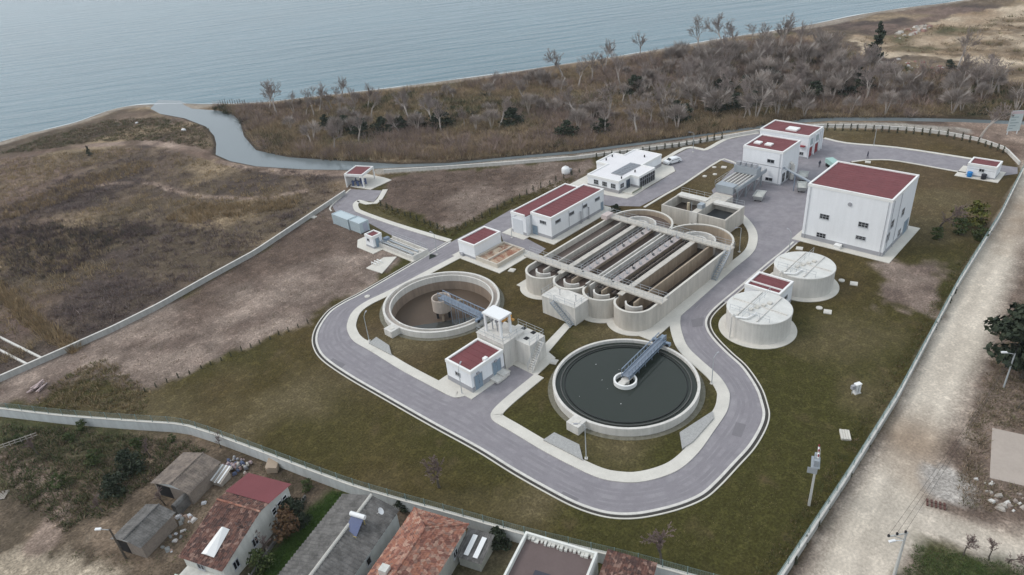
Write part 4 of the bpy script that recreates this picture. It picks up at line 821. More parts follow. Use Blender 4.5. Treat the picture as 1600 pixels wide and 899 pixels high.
# ------------------------------------------------------------------ vegetation
def leafmat(name, c, c2, var=.25):
    m_ = mat(name, c, .7, var, 1.2, 6, col2=c2, spec=.2); return m_
EVER = leafmat('evergreen_leaf', (.026, .036, .022), (.045, .055, .032)); BUSHG = leafmat('bush_leaf', (.045, .068, .022), (.075, .085, .03)); YELG = leafmat('yellow_green_leaf', (.085, .095, .018), (.12, .11, .03))
CYP = leafmat('cypress_leaf', (.055, .06, .036), (.085, .08, .05)); RUST = leafmat('rusty_leaf', (.09, .05, .03), (.13, .08, .04))
BARK = mat('pale_bark', (.42, .37, .335), .9, .15, 2, 8); TWIG = mat('bare_twig', (.34, .285, .26), .9, .15, 1, 4); BARKD = mat('dark_bark', (.10, .085, .07), .9, .15, 2, 8)
TWIGR = mat('reddish_twig', (.24, .18, .165), .9, .15, 1, 4)
TWW = .055
def bare_tree_mesh(seed, h, spread, twm=TWIG, tkm=BARK, lean=.1, dens=1.0):
    r = random.Random(seed); tk = MB(); tw = MB()
    def grow(p, d, L, rad, lev):
        segs = 3 if lev < 2 else 2; q = Vector(p); dd = Vector(d)
        for s in range(segs):
            dd = (dd + Vector((r.gauss(0, .16), r.gauss(0, .16), r.gauss(.05, .08)))).normalized(); e = q + dd * (L / segs)
            r0 = rad * (1 - .6 * s / segs); r1 = rad * (1 - .6 * (s + 1) / segs)
            if lev < 2: tk.tube(q, e, r0, r1, 5 if lev == 0 else 4, False)
            else:
                u = dd.orthogonal().normalized() * max(r0, TWW); b = len(tw.v)
                tw.v += [tuple(q - u), tuple(q + u), tuple(e)]; tw.f.append((b, b + 1, b + 2))
                u2 = dd.cross(u).normalized() * max(r0, TWW); b = len(tw.v); tw.v += [tuple(q - u2), tuple(q + u2), tuple(e)]; tw.f.append((b, b + 1, b + 2))
            q = e
            if lev < 4 and (s > 0 or lev > 0):
                for _ in range((2 if lev == 0 else 2 if lev < 3 else 3) if r.random() < dens else 1):
                    a = r.uniform(0, 2 * math.pi); t = r.uniform(.35, .85) * spread
                    n = dd.orthogonal().normalized(); n2_ = dd.cross(n); nd = (dd + (n * math.cos(a) + n2_ * math.sin(a)) * t + Vector((0, 0, .12))).normalized()
                    grow(q, nd, L * r.uniform(.5, .72), r1 * .62, lev + 1)
    grow((0, 0, 0), (r.gauss(0, lean), r.gauss(0, lean), 1), h * .42, h * .026 + .04, 0)
    return tk.mesh('trunk', tkm), tw.mesh('crown', twm)
def leaf_cloud(seed, clumps, per, leaf, M_=None):
    "clumps: list of (x,y,z,rx,rz)"
    r = random.Random(seed); M_ = M_ or MB()
    for (cx, cy, cz, rx, rz) in clumps:
        for _ in range(per):
            v = Vector((r.gauss(0, 1), r.gauss(0, 1), r.gauss(0, 1))).normalized() * (r.random() ** .4)
            p = Vector((cx + v.x * rx, cy + v.y * rx, cz + v.z * rz)); n = (v + Vector((r.gauss(0, .6), r.gauss(0, .6), r.gauss(.3, .6)))).normalized()
            u = n.orthogonal().normalized(); a = r.uniform(0, 6.28); w_ = n.cross(u); s = leaf * r.uniform(.6, 1.3); u, w_ = (u * math.cos(a) + w_ * math.sin(a)) * s, (w_ * math.cos(a) - u * math.sin(a)) * s * .7
            b = len(M_.v); M_.v += [tuple(p - u), tuple(p + w_ * .8), tuple(p + u), tuple(p - w_ * .8)]; M_.f.append((b, b + 1, b + 2, b + 3))
    return M_
def leafy_meshes(seed, h, rx, m_, tk=BARKD, nc=14, per=42, leaf=.28, base=.25, cone=False):
    r = random.Random(seed); cl = []
    for k in range(nc):
        f = (k + .5) / nc; z = h * (base + (1 - base) * f)
        rr = rx * ((1 - f) ** .7 + .12 if cone else math.sin(math.pi * (.18 + .75 * f)) ** .8); a = r.uniform(0, 6.28); q = rr * r.uniform(.2, .8)
        cl.append((q * math.cos(a), q * math.sin(a), z, rr * r.uniform(.45, .75), h * .5 / nc * 3 * r.uniform(.6, 1)))
    c = leaf_cloud(seed + 1, cl, per, leaf)
    t = MB(); t.tube((0, 0, -.2), (0, 0, h * (base + .35)), .05 + h * .018, .03, 6)
    for k in range(5):
        a = r.uniform(0, 6.28); z = h * r.uniform(base * .8, base + .25); t.tube((0, 0, z), (rx * .5 * math.cos(a), rx * .5 * math.sin(a), z + h * .2), .03 + h * .006, .015, 4)
    me = bpy.data.meshes.new('crown'); me.from_pydata(c.v, [], c.f); me.materials.append(m_); return t.mesh('trunk', tk), me
def place(name, meshes, x, y, label, cat='tree', s=1.0, rz=None, group=None, z=None):
    T = thing(name, label, cat, (x, y, gz(x, y) if z is None else z), random.uniform(0, 6.28) if rz is None else rz, group); T.scale = (s, s, s * random.uniform(.92, 1.08))
    link('trunk', meshes[0], T); link('crown', meshes[1], T); return T
def dome_tree_mesh(seed, h, r_):
    g = random.Random(seed); tk = MB(); tw = MB()
    for k in range(5):
        a = g.uniform(0, 6.28); e = (r_ * .35 * math.cos(a), r_ * .35 * math.sin(a), h * .62); tk.tube((.1 * math.cos(a), .1 * math.sin(a), -.2), e, .13, .06, 5, False)
        for j in range(3):
            b2 = a + g.uniform(-1, 1); tk.tube(e, (r_ * .7 * math.cos(b2), r_ * .7 * math.sin(b2), h * g.uniform(.75, .95)), .06, .03, 4, False)
    for k in range(900):
        a = g.uniform(0, 6.28); el = math.asin(g.uniform(-.15, 1)); q = g.uniform(.55, 1.0); c = Vector((math.cos(a) * math.cos(el) * r_, math.sin(a) * math.cos(el) * r_, h * .52 + math.sin(el) * h * .46)); m0 = Vector((0, 0, h * .4)); p0 = m0 + (c - m0) * q * .72; p1 = m0 + (c - m0) * q * 1.05 + Vector((g.gauss(0, .2), g.gauss(0, .2), g.gauss(.1, .2)))
        u = (p1 - p0).orthogonal().normalized() * .04; b0 = len(tw.v); tw.v += [tuple(p0 - u), tuple(p0 + u), tuple(p1)]; tw.f.append((b0, b0 + 1, b0 + 2))
    return tk.mesh('trunk', BARK), tw.mesh('crown', TWIGB)
TWIGB = mat('brown_twig', (.24, .195, .165), .9, .35, .4, 4, col2=(.33, .285, .26))
DT = [dome_tree_mesh(150 + k, 6, 2.6 + .3 * k) for k in range(4)]
BT = [bare_tree_mesh(100 + k, 10, .85 + .1 * (k % 3), dens=.9) for k in range(7)]
BTR = [bare_tree_mesh(200 + k, 6, 1.0, TWIGR, BARKD, dens=.8) for k in range(3)]
EV = [leafy_meshes(300 + k, 4.6, 3.0, EVER, nc=20, per=75, leaf=.3, base=-.05) for k in range(4)]
EVT = [leafy_meshes(320 + k, 10, 2.3, EVER, nc=18, per=60, leaf=.36, base=.1, cone=True) for k in range(2)]
BG = [leafy_meshes(340 + k, 4, 2.2, BUSHG, nc=12, per=50, leaf=.28, base=.05) for k in range(3)]
# single trees that stand out (photo x, y of the foot, height, kind, label)
SOLO = [(433, 178, 11, 0, 'slender bare tree with ivy on its trunk, standing alone by the creek mouth'), (575, 170, 8, 1, 'small dark forked tree at the edge of the beach, left of the belt'), (555, 165, 6, 2, 'thin bare pole like tree beside the small forked one'),
        (500, 172, 9, 3, 'spreading bare tree in the thicket right of the creek mouth'), (520, 172, 9, 5, 'bare tree with dense twigs behind the creek bend'), (880, 122, 13, 4, 'wide pale bare tree rising against the sea above the office'),
        (1000, 90, 9, 6, 'lone small round bare tree on the shore line'), (1092, 80, 12, 0, 'leftmost tall bare tree of the shoreline cluster'), (1130, 76, 12, 1, 'middle bare tree of the shoreline cluster'), (1150, 72, 11, 5, 'rightmost bare tree of the shoreline cluster'), (1175, 66, 7, 2, 'low bare tree right of the shoreline cluster'),
        (1218, 78, 13, 3, 'tall bare tree with ivy foot near the shore, behind the workshop'), (947, 190, 13, 2, 'large white limbed bare tree in the middle of the belt'), (1320, 135, 12, 4, 'pale bare tree with crooked white trunk beside the dark evergreen'),
        (1495, 108, 11, 6, 'leaning bare tree with ivy trunk on the sandy clearing'), (640, 190, 10, 1, 'pale bare tree near the left end of the belt'), (820, 160, 10, 3, 'pale bare tree halfway along the belt'), (690, 205, 9, 0, 'bare tree close above the creek left of the belt middle'),
        (780, 200, 10, 5, 'bare tree close above the creek near the belt middle'), (1195, 180, 8, 6, 'bare tree just behind the workshop roof'), (1560, 150, 11, 2, 'bare tree behind the sign board'), (1532, 215, 10, 4, 'bare tree beside the fence corner, left of the sign board')]
for px, py, h, k, lb in SOLO: x, y = P(px, py); place('bare_tree', BT[k], x, y, lb, s=h / 8.6, group='bare trees beyond the creek')
rr = random.Random(5); belt = PL([(395, 170), (600, 152), (850, 122), (1050, 92), (1230, 70), (1380, 112), (1530, 130), (1590, 160), (1450, 178), (1250, 180), (1130, 198), (1000, 214), (900, 227), (700, 243), (520, 240), (450, 232), (400, 205)])
def scatter(poly, n, seed, cond=None):
    a = np.array(poly); lo, hi = a.min(0), a.max(0); g = np.random.default_rng(seed); out = np.zeros((0, 2))
    while len(out) < n:
        q = lo + g.random((n * 4, 2)) * (hi - lo); k = inpoly(q[:, 0], q[:, 1], poly)
        if cond is not None: k &= cond(q[:, 0], q[:, 1])
        out = np.r_[out, q[k]]
    return out[:n]
def inimg(x, y):
    c = RC @ np.array([x, y, -HCAM]); return 800 + FPX * c[0] / c[2]
secs = ((520, 'behind the creek bend'), (620, 'behind the pump shelter'), (720, 'above the left creek reach'), (820, 'above the bare soil field'), (920, 'above the blower hall'), (1020, 'above the office'), (1120, 'left of the workshop'), (1250, 'behind the workshop'), (1400, 'behind the big hall'), (9999, 'near the sign board'))
for i, (x, y) in enumerate(np.r_[scatter(belt, 50, 77), scatter(PL([(1000, 130), (1060, 92), (1230, 72), (1360, 112), (1400, 170), (1280, 178), (1130, 192), (1010, 205)]), 45, 177)]):
    sx = inimg(x, y); sec = next(s for lim, s in secs if sx < lim); dd = float(distpl(np.array([x]), np.array([y]), coast)[0]); rowt = 'close to the beach' if dd < 28 else ('in mid belt' if dd < 55 else 'close to the creek')
    sc_ = rr.uniform(.6, 1.25); sz = 'tall' if sc_ > .82 else ('medium' if sc_ > .65 else 'low')
    place('bare_tree', BT[i % 7], x, y, '%s pale bare tree %s, %s' % (sz, rowt, sec), s=sc_, group='%s bare trees %s, %s' % (sz, rowt, sec))
domes = PL([(980, 130), (1060, 92), (1230, 72), (1370, 112), (1530, 135), (1620, 150), (1600, 178), (1450, 178), (1280, 180), (1130, 196), (1000, 212), (960, 190)])
dleft = PL([(420, 175), (600, 150), (850, 120), (980, 120), (960, 212), (700, 238), (470, 228)])
for i, (x, y) in enumerate(np.r_[scatter(domes, 125, 78), scatter(dleft, 50, 79)]):
    sx = inimg(x, y); sec = next(s for lim, s in secs if sx < lim); dd = float(distpl(np.array([x]), np.array([y]), coast)[0]); rowt = 'close to the beach' if dd < 28 else ('in mid belt' if dd < 55 else 'close to the creek')
    sc_ = rr.uniform(.55, 1.25) * (1.25 if sx > 1040 else .9); sz = 'large' if sc_ > .95 else ('medium' if sc_ > .72 else 'small')
    place('twiggy_thicket', DT[i % 4], x, y, '%s leafless thicket %s, %s' % (sz, rowt, sec), 'thicket', s=sc_, group='%s rounded thickets %s, %s' % (sz, rowt, sec))
EVS = [(510, 200, 'dark ivy bush beside the creek bend'), (540, 205, 'dark ivy thicket just right of the creek bend'), (628, 205, 'dark evergreen clump below the left belt trees'), (655, 198, 'upright dark evergreen in the left part of the belt'), (690, 200, 'dark evergreen right of the upright one in the left belt'), (800, 195, 'dark bush in the belt left of the white limbed tree'), (935, 185, 'dark bush under the white limbed tree'),
       (885, 215, 'dark bush low above the creek behind the blower hall'), (940, 208, 'dark bush above the creek behind the office'), (992, 148, 'dark green upright shrub in the belt above the office'), (1060, 190, 'dark green bush above the creek left of the workshop'), (1110, 165, 'large dark evergreen in the belt left of the workshop'), (1140, 150, 'dark bluish evergreen behind the workshop'), (1165, 140, 'dense dark evergreen mass right of the bluish one'),
       (1200, 135, 'dark evergreen behind the workshop roof'), (1300, 150, 'wide dark evergreen under the crooked white tree'), (1340, 130, 'dark evergreen left of the tall conifer'), (1115, 85, 'small dark evergreen under the shoreline cluster'), (1146, 80, 'small dark evergreen at the foot of the shoreline cluster, right side'), (1218, 95, 'ivy covered bush at the foot of the tall shore tree'), (1540, 130, 'dark ivy stump behind the sign board, left one'), (1560, 130, 'dark ivy stump behind the sign board, right one'), (1483, 108, 'ivy covered trunk on the sandy clearing'), (1120, 178, 'dark evergreen low behind the workshop, left end of the dark mass'), (1150, 172, 'dark evergreen low behind the workshop, centre of the dark mass'), (1178, 165, 'dark evergreen low behind the workshop, right end of the dark mass'), (1128, 140, 'upper evergreen of the dark mass behind the workshop'), (1270, 155, 'dark evergreen left of the crooked white tree'), (1320, 152, 'dark evergreen at the foot of the crooked white tree'), (1352, 140, 'dark evergreen below the tall conifer'), (565, 212, 'dark evergreen above the creek, left of the pump shelter'), (600, 208, 'dark evergreen above the creek, right of the pump shelter')]
for i, (px, py, lb) in enumerate(EVS): x, y = P(px, py); place('evergreen_bush', EV[i % 4], x, y, lb, 'bush', s=rr.uniform(.8, 1.3) * (.55 if px > 1400 or py < 100 else 1), group='evergreen bushes beyond the creek')
x, y = P(1366, 105); place('conifer', EVT[0], x, y, 'tall dark conifer on the edge of the sandy clearing', s=1.45)
# saplings in rows
def sapling_mesh(seed):
    c = leaf_cloud(seed, [(0, 0, .35, .32, .35), (0, 0, .75, .30, .4), (0, 0, 1.2, .22, .4), (0, 0, 1.6, .12, .35)], 22, .17)
    me = bpy.data.meshes.new('crown'); me.from_pydata(c.v, [], c.f); me.materials.append(CYP); return me
SAP = [sapling_mesh(400 + k) for k in range(3)]; STK = MB().tube((0, 0, -.1), (0, 0, 1.1), .035, .015, 5).mesh('trunk', BARKD)
def row(px, n, label, group, s=1.0, off=0.0):
    for i, (x, y) in enumerate(resample(PL(px), n)):
        T = thing('sapling', label, 'sapling', (x + random.uniform(-.15, .15), y + random.uniform(-.15, .15), 0), random.uniform(0, 6), group); T.scale = (s,) * 2 + (s * random.uniform(.7, 1.15),)
        link('trunk', STK, T); link('crown', SAP[i % 3], T)
row([(228, 612), (300, 583), (400, 540), (480, 506)], 17, 'young dark cypress in the row between bare soil and the big lawn', 'saplings along the left lawn edge', .5)
row([(596, 322), (640, 341), (695, 363)], 11, 'young cypress in the row along the containers lane', 'saplings along the lane', .8)
row([(715, 360), (760, 337), (840, 296), (905, 270)], 17, 'young cypress in the row behind the blower hall', 'saplings behind the blower hall', .75)
row([(932, 250), (1000, 240), (1060, 230), (1128, 218)], 18, 'young cypress along the creek wall left of the workshop', 'saplings along the creek wall, left run')
row([(1292, 204), (1350, 205), (1420, 209), (1480, 215), (1530, 226), (1568, 240)], 24, 'young cypress along the creek wall behind the gatehouse lawn', 'saplings along the creek wall, right run')
row([(1240, 882), (1330, 742), (1400, 622), (1490, 460)], 22, 'small shrub in the row along the dirt road wall', 'shrubs inside the road wall', .7)
# trees and shrubs inside the plant
x, y = P(686, 762); place('bare_sapling_tree', BTR[0], x, y, 'small reddish bare tree on the lawn above the houses', s=.95)
x, y = P(1035, 885); place('bare_sapling_tree', BTR[1], x, y, 'bare spreading tree at the bottom edge of the lawn', s=1.15)
x, y = P(1468, 358); place('bare_sapling_tree', BTR[2], x, y, 'dark bare tree on the lawn right of the big hall', s=1.15)
YB = [leafy_meshes(360, 3.2, 2.1, YELG, nc=12, per=60, leaf=.24, base=.02)]
x, y = P(1522, 352); place('round_shrub', YB[0], x, y, 'round yellow green shrub near the road wall', 'shrub', s=1.5)
for px, py, s, lb in ((1497, 366, .8, 'dark green shrub left of the yellow green one'), (1462, 374, .6, 'low dark shrub at the foot of the dark bare tree'), (1530, 376, .7, 'dark shrub between the yellow green shrub and the wall')): x, y = P(px, py); place('dark_shrub', BG[0], x, y, lb, 'shrub', s=s)
# right hand pines and shrubs, village greenery
PINE = leafy_meshes(380, 8, 3.0, EVER, nc=26, per=150, leaf=.34, base=.2)
x, y = P(1597, 590); place('pine_tree', PINE, x, y, 'dense dark pine at the right edge beside the dirt road', s=1.45)
x, y = P(1655, 600); place('pine_tree', PINE, x, y, 'second dark pine just beyond the right edge', s=1.1)
for px, py, k, s, lb in ((1505, 868, 0, .5, 'bare shrub on the green verge at the bottom right, left one'), (1545, 875, 1, .5, 'bare shrub on the green verge at the bottom right, middle one'), (1575, 880, 2, .5, 'bare shrub on the green verge at the bottom right, right one'), (1590, 640, 2, .6, 'thin bare shrub under the pine')): x, y = P(px, py); place('bare_shrub', BTR[k], x, y, lb, 'shrub', s=s)
VEG = [(452, 838, 1, 1.0, 'rusty brown garden tree beside the white house'), (400, 862, 0, .85, 'bare garden shrub against the white house wall'), (456, 808, 2, .7, 'dark green garden bush between the white house and the strip of grass'), (408, 890, 2, .7, 'grey green bush at the bottom by the white house'), (780, 850, 0, .5, 'small dark tree behind the flat roofed house'), (630, 795, 2, .35, 'dark bush in the gap between the corrugated and the tiled roof'),
       (150, 725, 1, .55, 'green bush in the wild garden left of the sheds'), (205, 735, 2, .7, 'dense dark green bush left of the upper shed'), (180, 770, 0, .6, 'dark bush above the lower shed'), (110, 690, 1, .4, 'small green bush by the whitewashed wall'), (130, 672, 0, .45, 'scruffy bush against the whitewashed wall'), (30, 690, 2, .35, 'low green bush at the left edge of the village'), (95, 760, 1, .5, 'green bush beside the village footpath'), (215, 700, 0, .45, 'bush behind the upper shed'), (480, 765, 1, .4, 'bush at the corner of the whitewashed wall'), (415, 868, 1, .55, 'bare climbing shrub against the white house wall, nearer the bottom'), (258, 790, 1, .5, 'bare shrub between the two sheds'), (160, 800, 1, .55, 'bare shrub left of the lower shed'), (60, 710, 1, .6, 'bare shrub in the wild garden at the far left'), (235, 715, 1, .55, 'bare shrub behind the ridge of the upper shed'), (470, 820, 0, .4, 'dark bush on the edge of the grass strip'), (345, 700, 1, .45, 'bare shrub under the whitewashed wall near the rubbish'), (270, 690, 1, .3, 'small bush under the whitewashed wall bend')]
RG = leafy_meshes(390, 4, 2.0, RUST, nc=11, per=45, leaf=.26, base=.2)
for i, (px, py, k, s, lb) in enumerate(VEG):
    x, y = P(px, py); ms = RG if 'rusty' in lb else (BTR[1] if 'bare' in lb else (EV[k] if 'dark' in lb else BG[k])); place('garden_bush', ms, x, y, lb, 'bush', s=s)
# ------------------------------------------------------------------ uncountable growth: brush, reeds, weeds
def tufts(name, label, pts, hgt, spread, blades, cols, width, seed, curve=.3):
    g = np.random.default_rng(seed); n = len(pts); V = np.zeros((n, blades, 3, 3)); zz = np.array([gz(a, b) for a, b in pts])
    sc = g.uniform(.55, 1.25, n)
    a = g.uniform(0, 2 * np.pi, (n, blades)); r0 = g.random((n, blades)) ** .5 * spread * .45 * sc[:, None]; ph = g.uniform(0, 2 * np.pi, (n, blades))
    L = hgt * sc[:, None] * g.uniform(.45, 1.1, (n, blades)); tilt = g.random((n, blades)) * curve + .05
    bx = pts[:, 0, None] + r0 * np.cos(a); by = pts[:, 1, None] + r0 * np.sin(a); w_ = width * g.uniform(.6, 1.4, (n, blades))
    z0 = zz[:, None] - .05 + g.random((n, blades)) * hgt * .35 * sc[:, None] * (blades > 12)
    V[:, :, 0] = np.stack([bx - w_ * np.cos(ph), by - w_ * np.sin(ph), z0], -1); V[:, :, 1] = np.stack([bx + w_ * np.cos(ph), by + w_ * np.sin(ph), z0], -1)
    V[:, :, 2] = np.stack([bx + L * tilt * np.cos(a) * 1.6, by + L * tilt * np.sin(a) * 1.6, z0 + L * (1 - tilt * .4)], -1)
    N_ = n * blades * 3; me = bpy.data.meshes.new(name); me.from_pydata(V.reshape(-1, 3).tolist(), [], np.arange(N_).reshape(-1, 3).tolist()); me.update()
    cc = np.array(cols); pick = cc[g.integers(0, len(cc), n)] * g.uniform(.75, 1.3, (n, 1)); pick = pick * np.array((1.02, .98, .92)); cv = np.repeat(pick, blades * 3, 0) * np.repeat(g.uniform(.8, 1.2, (n * blades, 1)), 3, 0)
    ca_ = me.color_attributes.new('Col', 'FLOAT_COLOR', 'POINT'); ca_.data.foreach_set('color', np.c_[cv, np.ones(N_)].astype(np.float32).ravel())
    me.materials.append(mat('dry_growth', (0, 0, 0), .95, .05, 1, 5, attr='Col', spec=.05)); return tag(link(name, me), label, kind='stuff')
beltbig = PL([(310, 168), (420, 165), (600, 145), (850, 115), (1050, 84), (1230, 58), (1300, 75), (1385, 105), (1540, 120), (1640, 150), (1640, 182), (1450, 181), (1250, 183), (1130, 202), (1000, 217), (900, 231), (700, 248), (520, 247), (450, 241), (398, 228), (386, 205), (378, 186), (340, 170)])
pn = lambda x, y: fbm(x, y, 24, 93, 3)
def soft(lo, hi, seed):
    g = np.random.default_rng(seed)
    def f(x, y): v = pn(x, y); return (v + (g.random(x.shape) - .5) * .16 > lo) & (v + (g.random(x.shape) - .5) * .16 < hi)
    return f
tufts('brush', 'brown leafless brush and brambles between creek and beach', scatter(beltbig, 5200, 1), 1.9, 2.8, 24, [(.24, .185, .13), (.28, .215, .15), (.20, .16, .12), (.33, .26, .17)], .05, 2, .75)
tufts('purple_brush', 'purplish grey leafless thickets in the belt beyond the creek', scatter(beltbig, 2600, 41, soft(.0, .47, 1)), 2.6, 2.8, 30, [(.25, .195, .18), (.29, .23, .215), (.21, .17, .165)], .045, 42, .6)
tufts('straw_brush', 'straw and olive scrub in the belt beyond the creek', scatter(beltbig, 1800, 43, soft(.52, 1.0, 2)), 1.5, 2.6, 22, [(.28, .225, .145), (.23, .20, .12), (.26, .215, .15)], .05, 44, .6)
dk = lambda x, y: fbm(x, y, 17, 191) > .60
tufts('green_brush', 'dark green bramble patches in the belt beyond the creek', scatter(beltbig, 650, 3, dk), 1.5, 2.6, 36, [(.055, .068, .036), (.075, .085, .045), (.06, .066, .048)], .12, 4, .9)
clear_ = PL([(1340, 60), (1420, 50), (1520, 20), (1620, 10), (1700, 60), (1680, 125), (1560, 118), (1440, 100), (1380, 95)])
tufts('clearing_scrub', 'scattered scrub on the sandy clearing at the top right', scatter(clear_, 260, 55, lambda x, y: fbm(x, y, 18, 141) > .52), 1.3, 2.2, 22, [(.20, .16, .11), (.15, .14, .08), (.24, .19, .14)], .06, 56, .8)
reedp = PL([(386, 200), (420, 238), (520, 249), (700, 250), (900, 233), (1000, 219), (1130, 204), (1250, 186), (1250, 176), (1000, 208), (700, 236), (480, 228), (410, 180), (350, 168), (380, 185)])
tufts('creek_reeds', 'straw coloured reeds along the far creek bank', scatter(reedp, 2600, 5), 2.0, 1.3, 12, [(.29, .225, .155), (.25, .19, .135), (.33, .265, .185)], .045, 6, .25)
fieldp = PL([(-40, 300), (0, 250), (140, 235), (250, 232), (330, 255), (520, 275), (535, 295), (400, 385), (250, 468), (100, 540), (0, 582), (-60, 600)])
tufts('field_weeds', 'low dry weeds over the fields left of the plant', scatter(fieldp, 9000, 7), .4, 1.3, 8, [(.22, .175, .13), (.19, .15, .115), (.26, .205, .15), (.17, .14, .12)], .05, 8, .7)
lim = soft(.53, 1, 5)
tufts('field_reeds', 'pale reed beds and dark thickets in the left fields', scatter(fieldp, 1700, 9, lim), 1.1, 1.6, 14, [(.34, .265, .17), (.30, .235, .15), (.27, .22, .15)], .05, 10, .35)
tufts('field_thickets', 'dark purplish thickets in the left fields', scatter(fieldp, 1300, 45, soft(0, .41, 6)), 1.0, 1.8, 18, [(.16, .125, .125), (.13, .105, .105), (.19, .155, .15)], .05, 46, .6)
band = PL([(-30, 350), (60, 345), (140, 345), (245, 338), (262, 362), (180, 398), (100, 436), (-20, 445)])
tufts('purple_thicket', 'dark purplish bramble bank across the left field', scatter(band, 750, 47, (lambda g: lambda x, y: np.minimum(distpl(x, y, band + band[:1]) / 7, 1) * (.3 + 1.2 * fbm(x, y, 8, 97)) > g.random(x.shape))(np.random.default_rng(3))), 1.2, 1.9, 22, [(.115, .088, .092), (.09, .072, .075), (.14, .11, .11), (.085, .08, .065)], .05, 48, .6)
straw = [PL([(0, 325), (60, 305), (140, 275), (220, 250), (250, 262), (180, 285), (90, 320), (0, 350)]), PL([(255, 345), (300, 320), (400, 318), (470, 312), (460, 326), (380, 338), (300, 352)]), PL([(0, 470), (40, 510), (110, 555), (130, 545), (60, 495), (0, 440)])]
tufts('straw_reeds', 'bands of pale straw reeds in the left fields', np.concatenate([scatter(p, 420, 49 + i) for i, p in enumerate(straw)]), 1.3, 1.3, 14, [(.33, .25, .155), (.29, .22, .14), (.25, .195, .13)], .05, 50, .35)
beachp = PL([(0, 240), (60, 218), (170, 188), (250, 185), (325, 200), (330, 235), (250, 220), (140, 222), (40, 238)])
tufts('spit_weeds', 'mixed green and brown weeds on the spit by the creek mouth', scatter(beachp, 1500, 11), .8, 1.6, 14, [(.10, .11, .06), (.19, .15, .11), (.17, .135, .10)], .07, 12, .8)
soilp = PL([(60, 590), (250, 490), (400, 402), (545, 305), (520, 335), (600, 390), (560, 450), (480, 498), (380, 540), (225, 606), (120, 600)])
tufts('soil_weeds', 'sparse dry weeds on the bare soil inside the field wall', scatter(soilp, 1500, 13), .28, 1.0, 8, [(.28, .225, .18), (.22, .175, .14), (.17, .15, .09)], .05, 14, .8)
soil2 = PL([(604, 284), (800, 263), (925, 250), (900, 285), (720, 350), (640, 335)])
tufts('soil_weeds_back', 'sparse dry weeds on the bare soil behind the blower hall', scatter(soil2, 900, 15), .4, 1.0, 8, [(.17, .135, .10), (.12, .095, .075)], .05, 16, .8)
hedge = [P(*q) for q in ((570, 322), (700, 371), (705, 358), (600, 318))]
tufts('verge_grass', 'longer olive grass along the lane saplings', scatter(hedge, 500, 17), .45, .7, 12, [(.15, .135, .06), (.17, .145, .075)], .04, 18, .6)
hedge2 = [P(*q) for q in ((705, 371), (800, 322), (900, 284), (895, 276), (790, 318), (702, 358))]
tufts('verge_grass_back', 'longer olive grass behind the blower hall', scatter(hedge2, 700, 19), .45, .7, 12, [(.14, .125, .06), (.16, .135, .075)], .04, 20, .6)
corner = PL([(100, 590), (160, 560), (235, 612), (225, 650), (100, 640), (40, 635)])
tufts('corner_weeds', 'tall tan weeds in the left corner of the plant', scatter(corner, 520, 21), .6, 1.1, 14, [(.28, .22, .14), (.23, .185, .12), (.14, .14, .07)], .05, 22, .5)
villp = PL([(0, 665), (120, 672), (280, 690), (330, 705), (240, 745), (180, 800), (100, 830), (60, 800), (0, 770)])
tufts('garden_weeds', 'rank green and brown growth round the sheds', scatter(villp, 1500, 23), .55, 1.2, 14, [(.085, .10, .05), (.13, .12, .07), (.19, .15, .11), (.075, .09, .045)], .06, 24, .7)
villq = PL([(60, 862), (180, 865), (250, 899), (230, 850), (280, 810), (400, 720), (470, 750), (440, 800), (380, 899), (280, 930)])
tufts('yard_weeds', 'low weeds in the house yards', scatter(villq, 600, 25), .25, .9, 12, [(.10, .11, .055), (.16, .135, .09)], .05, 26, .8)
gr = PL([(478, 800), (520, 768), (548, 773), (440, 899), (400, 950), (385, 899), (430, 852)])
tufts('yard_grass', 'bright green grass strip between the white house and the corrugated roof', scatter(gr, 2200, 27), .22, .5, 12, [(.06, .105, .028), (.07, .12, .034)], .03, 28, .8)
rightp = PL([(1600, 470), (1575, 500), (1505, 690), (1500, 790), (1545, 800), (1640, 790), (1640, 480)])
tufts('roadside_weeds', 'brown weeds beside the dirt road under the pines', scatter(rightp, 1300, 29, lambda x, y: ~inpoly(x, y, PL([(1540, 664), (1650, 684), (1650, 776), (1538, 754)]))), .5, 1.1, 12, [(.20, .155, .115), (.14, .13, .08), (.24, .195, .15)], .05, 30, .8)
rb_ = PL([(1430, 852), (1600, 888), (1650, 899), (1640, 940), (1405, 930), (1412, 899)])
tufts('verge_green', 'dense green grass on the verge at the bottom right', scatter(rb_, 1500, 31), .16, .6, 14, [(.06, .092, .034), (.08, .105, .045)], .04, 32, .8)
wl = [P(*q) for q in ((1215, 899), (1300, 762), (1395, 610), (1490, 450), (1545, 360), (1530, 360), (1470, 450), (1375, 610), (1275, 765), (1180, 899))]
tufts('wall_growth', 'darker green growth inside the dirt road wall', scatter(wl, 800, 33), .32, .9, 12, [(.08, .095, .042), (.12, .11, .055), (.16, .125, .08)], .05, 34, .8)
lawnp = PL([(240, 612), (480, 510), (492, 545), (700, 690), (900, 805), (1010, 820), (1130, 770), (1210, 670), (1210, 630), (1130, 540), (1300, 470), (1360, 500), (1450, 520), (1390, 610), (1220, 880), (1000, 870), (700, 800), (430, 705), (300, 655)])
tufts('lawn_tufts', 'short olive tufts scattered over the big lawn', scatter(lawnp, 9000, 35), .16, .7, 9, [(.18, .15, .075), (.15, .13, .065), (.24, .20, .12), (.13, .125, .055)], .03, 36, .9)
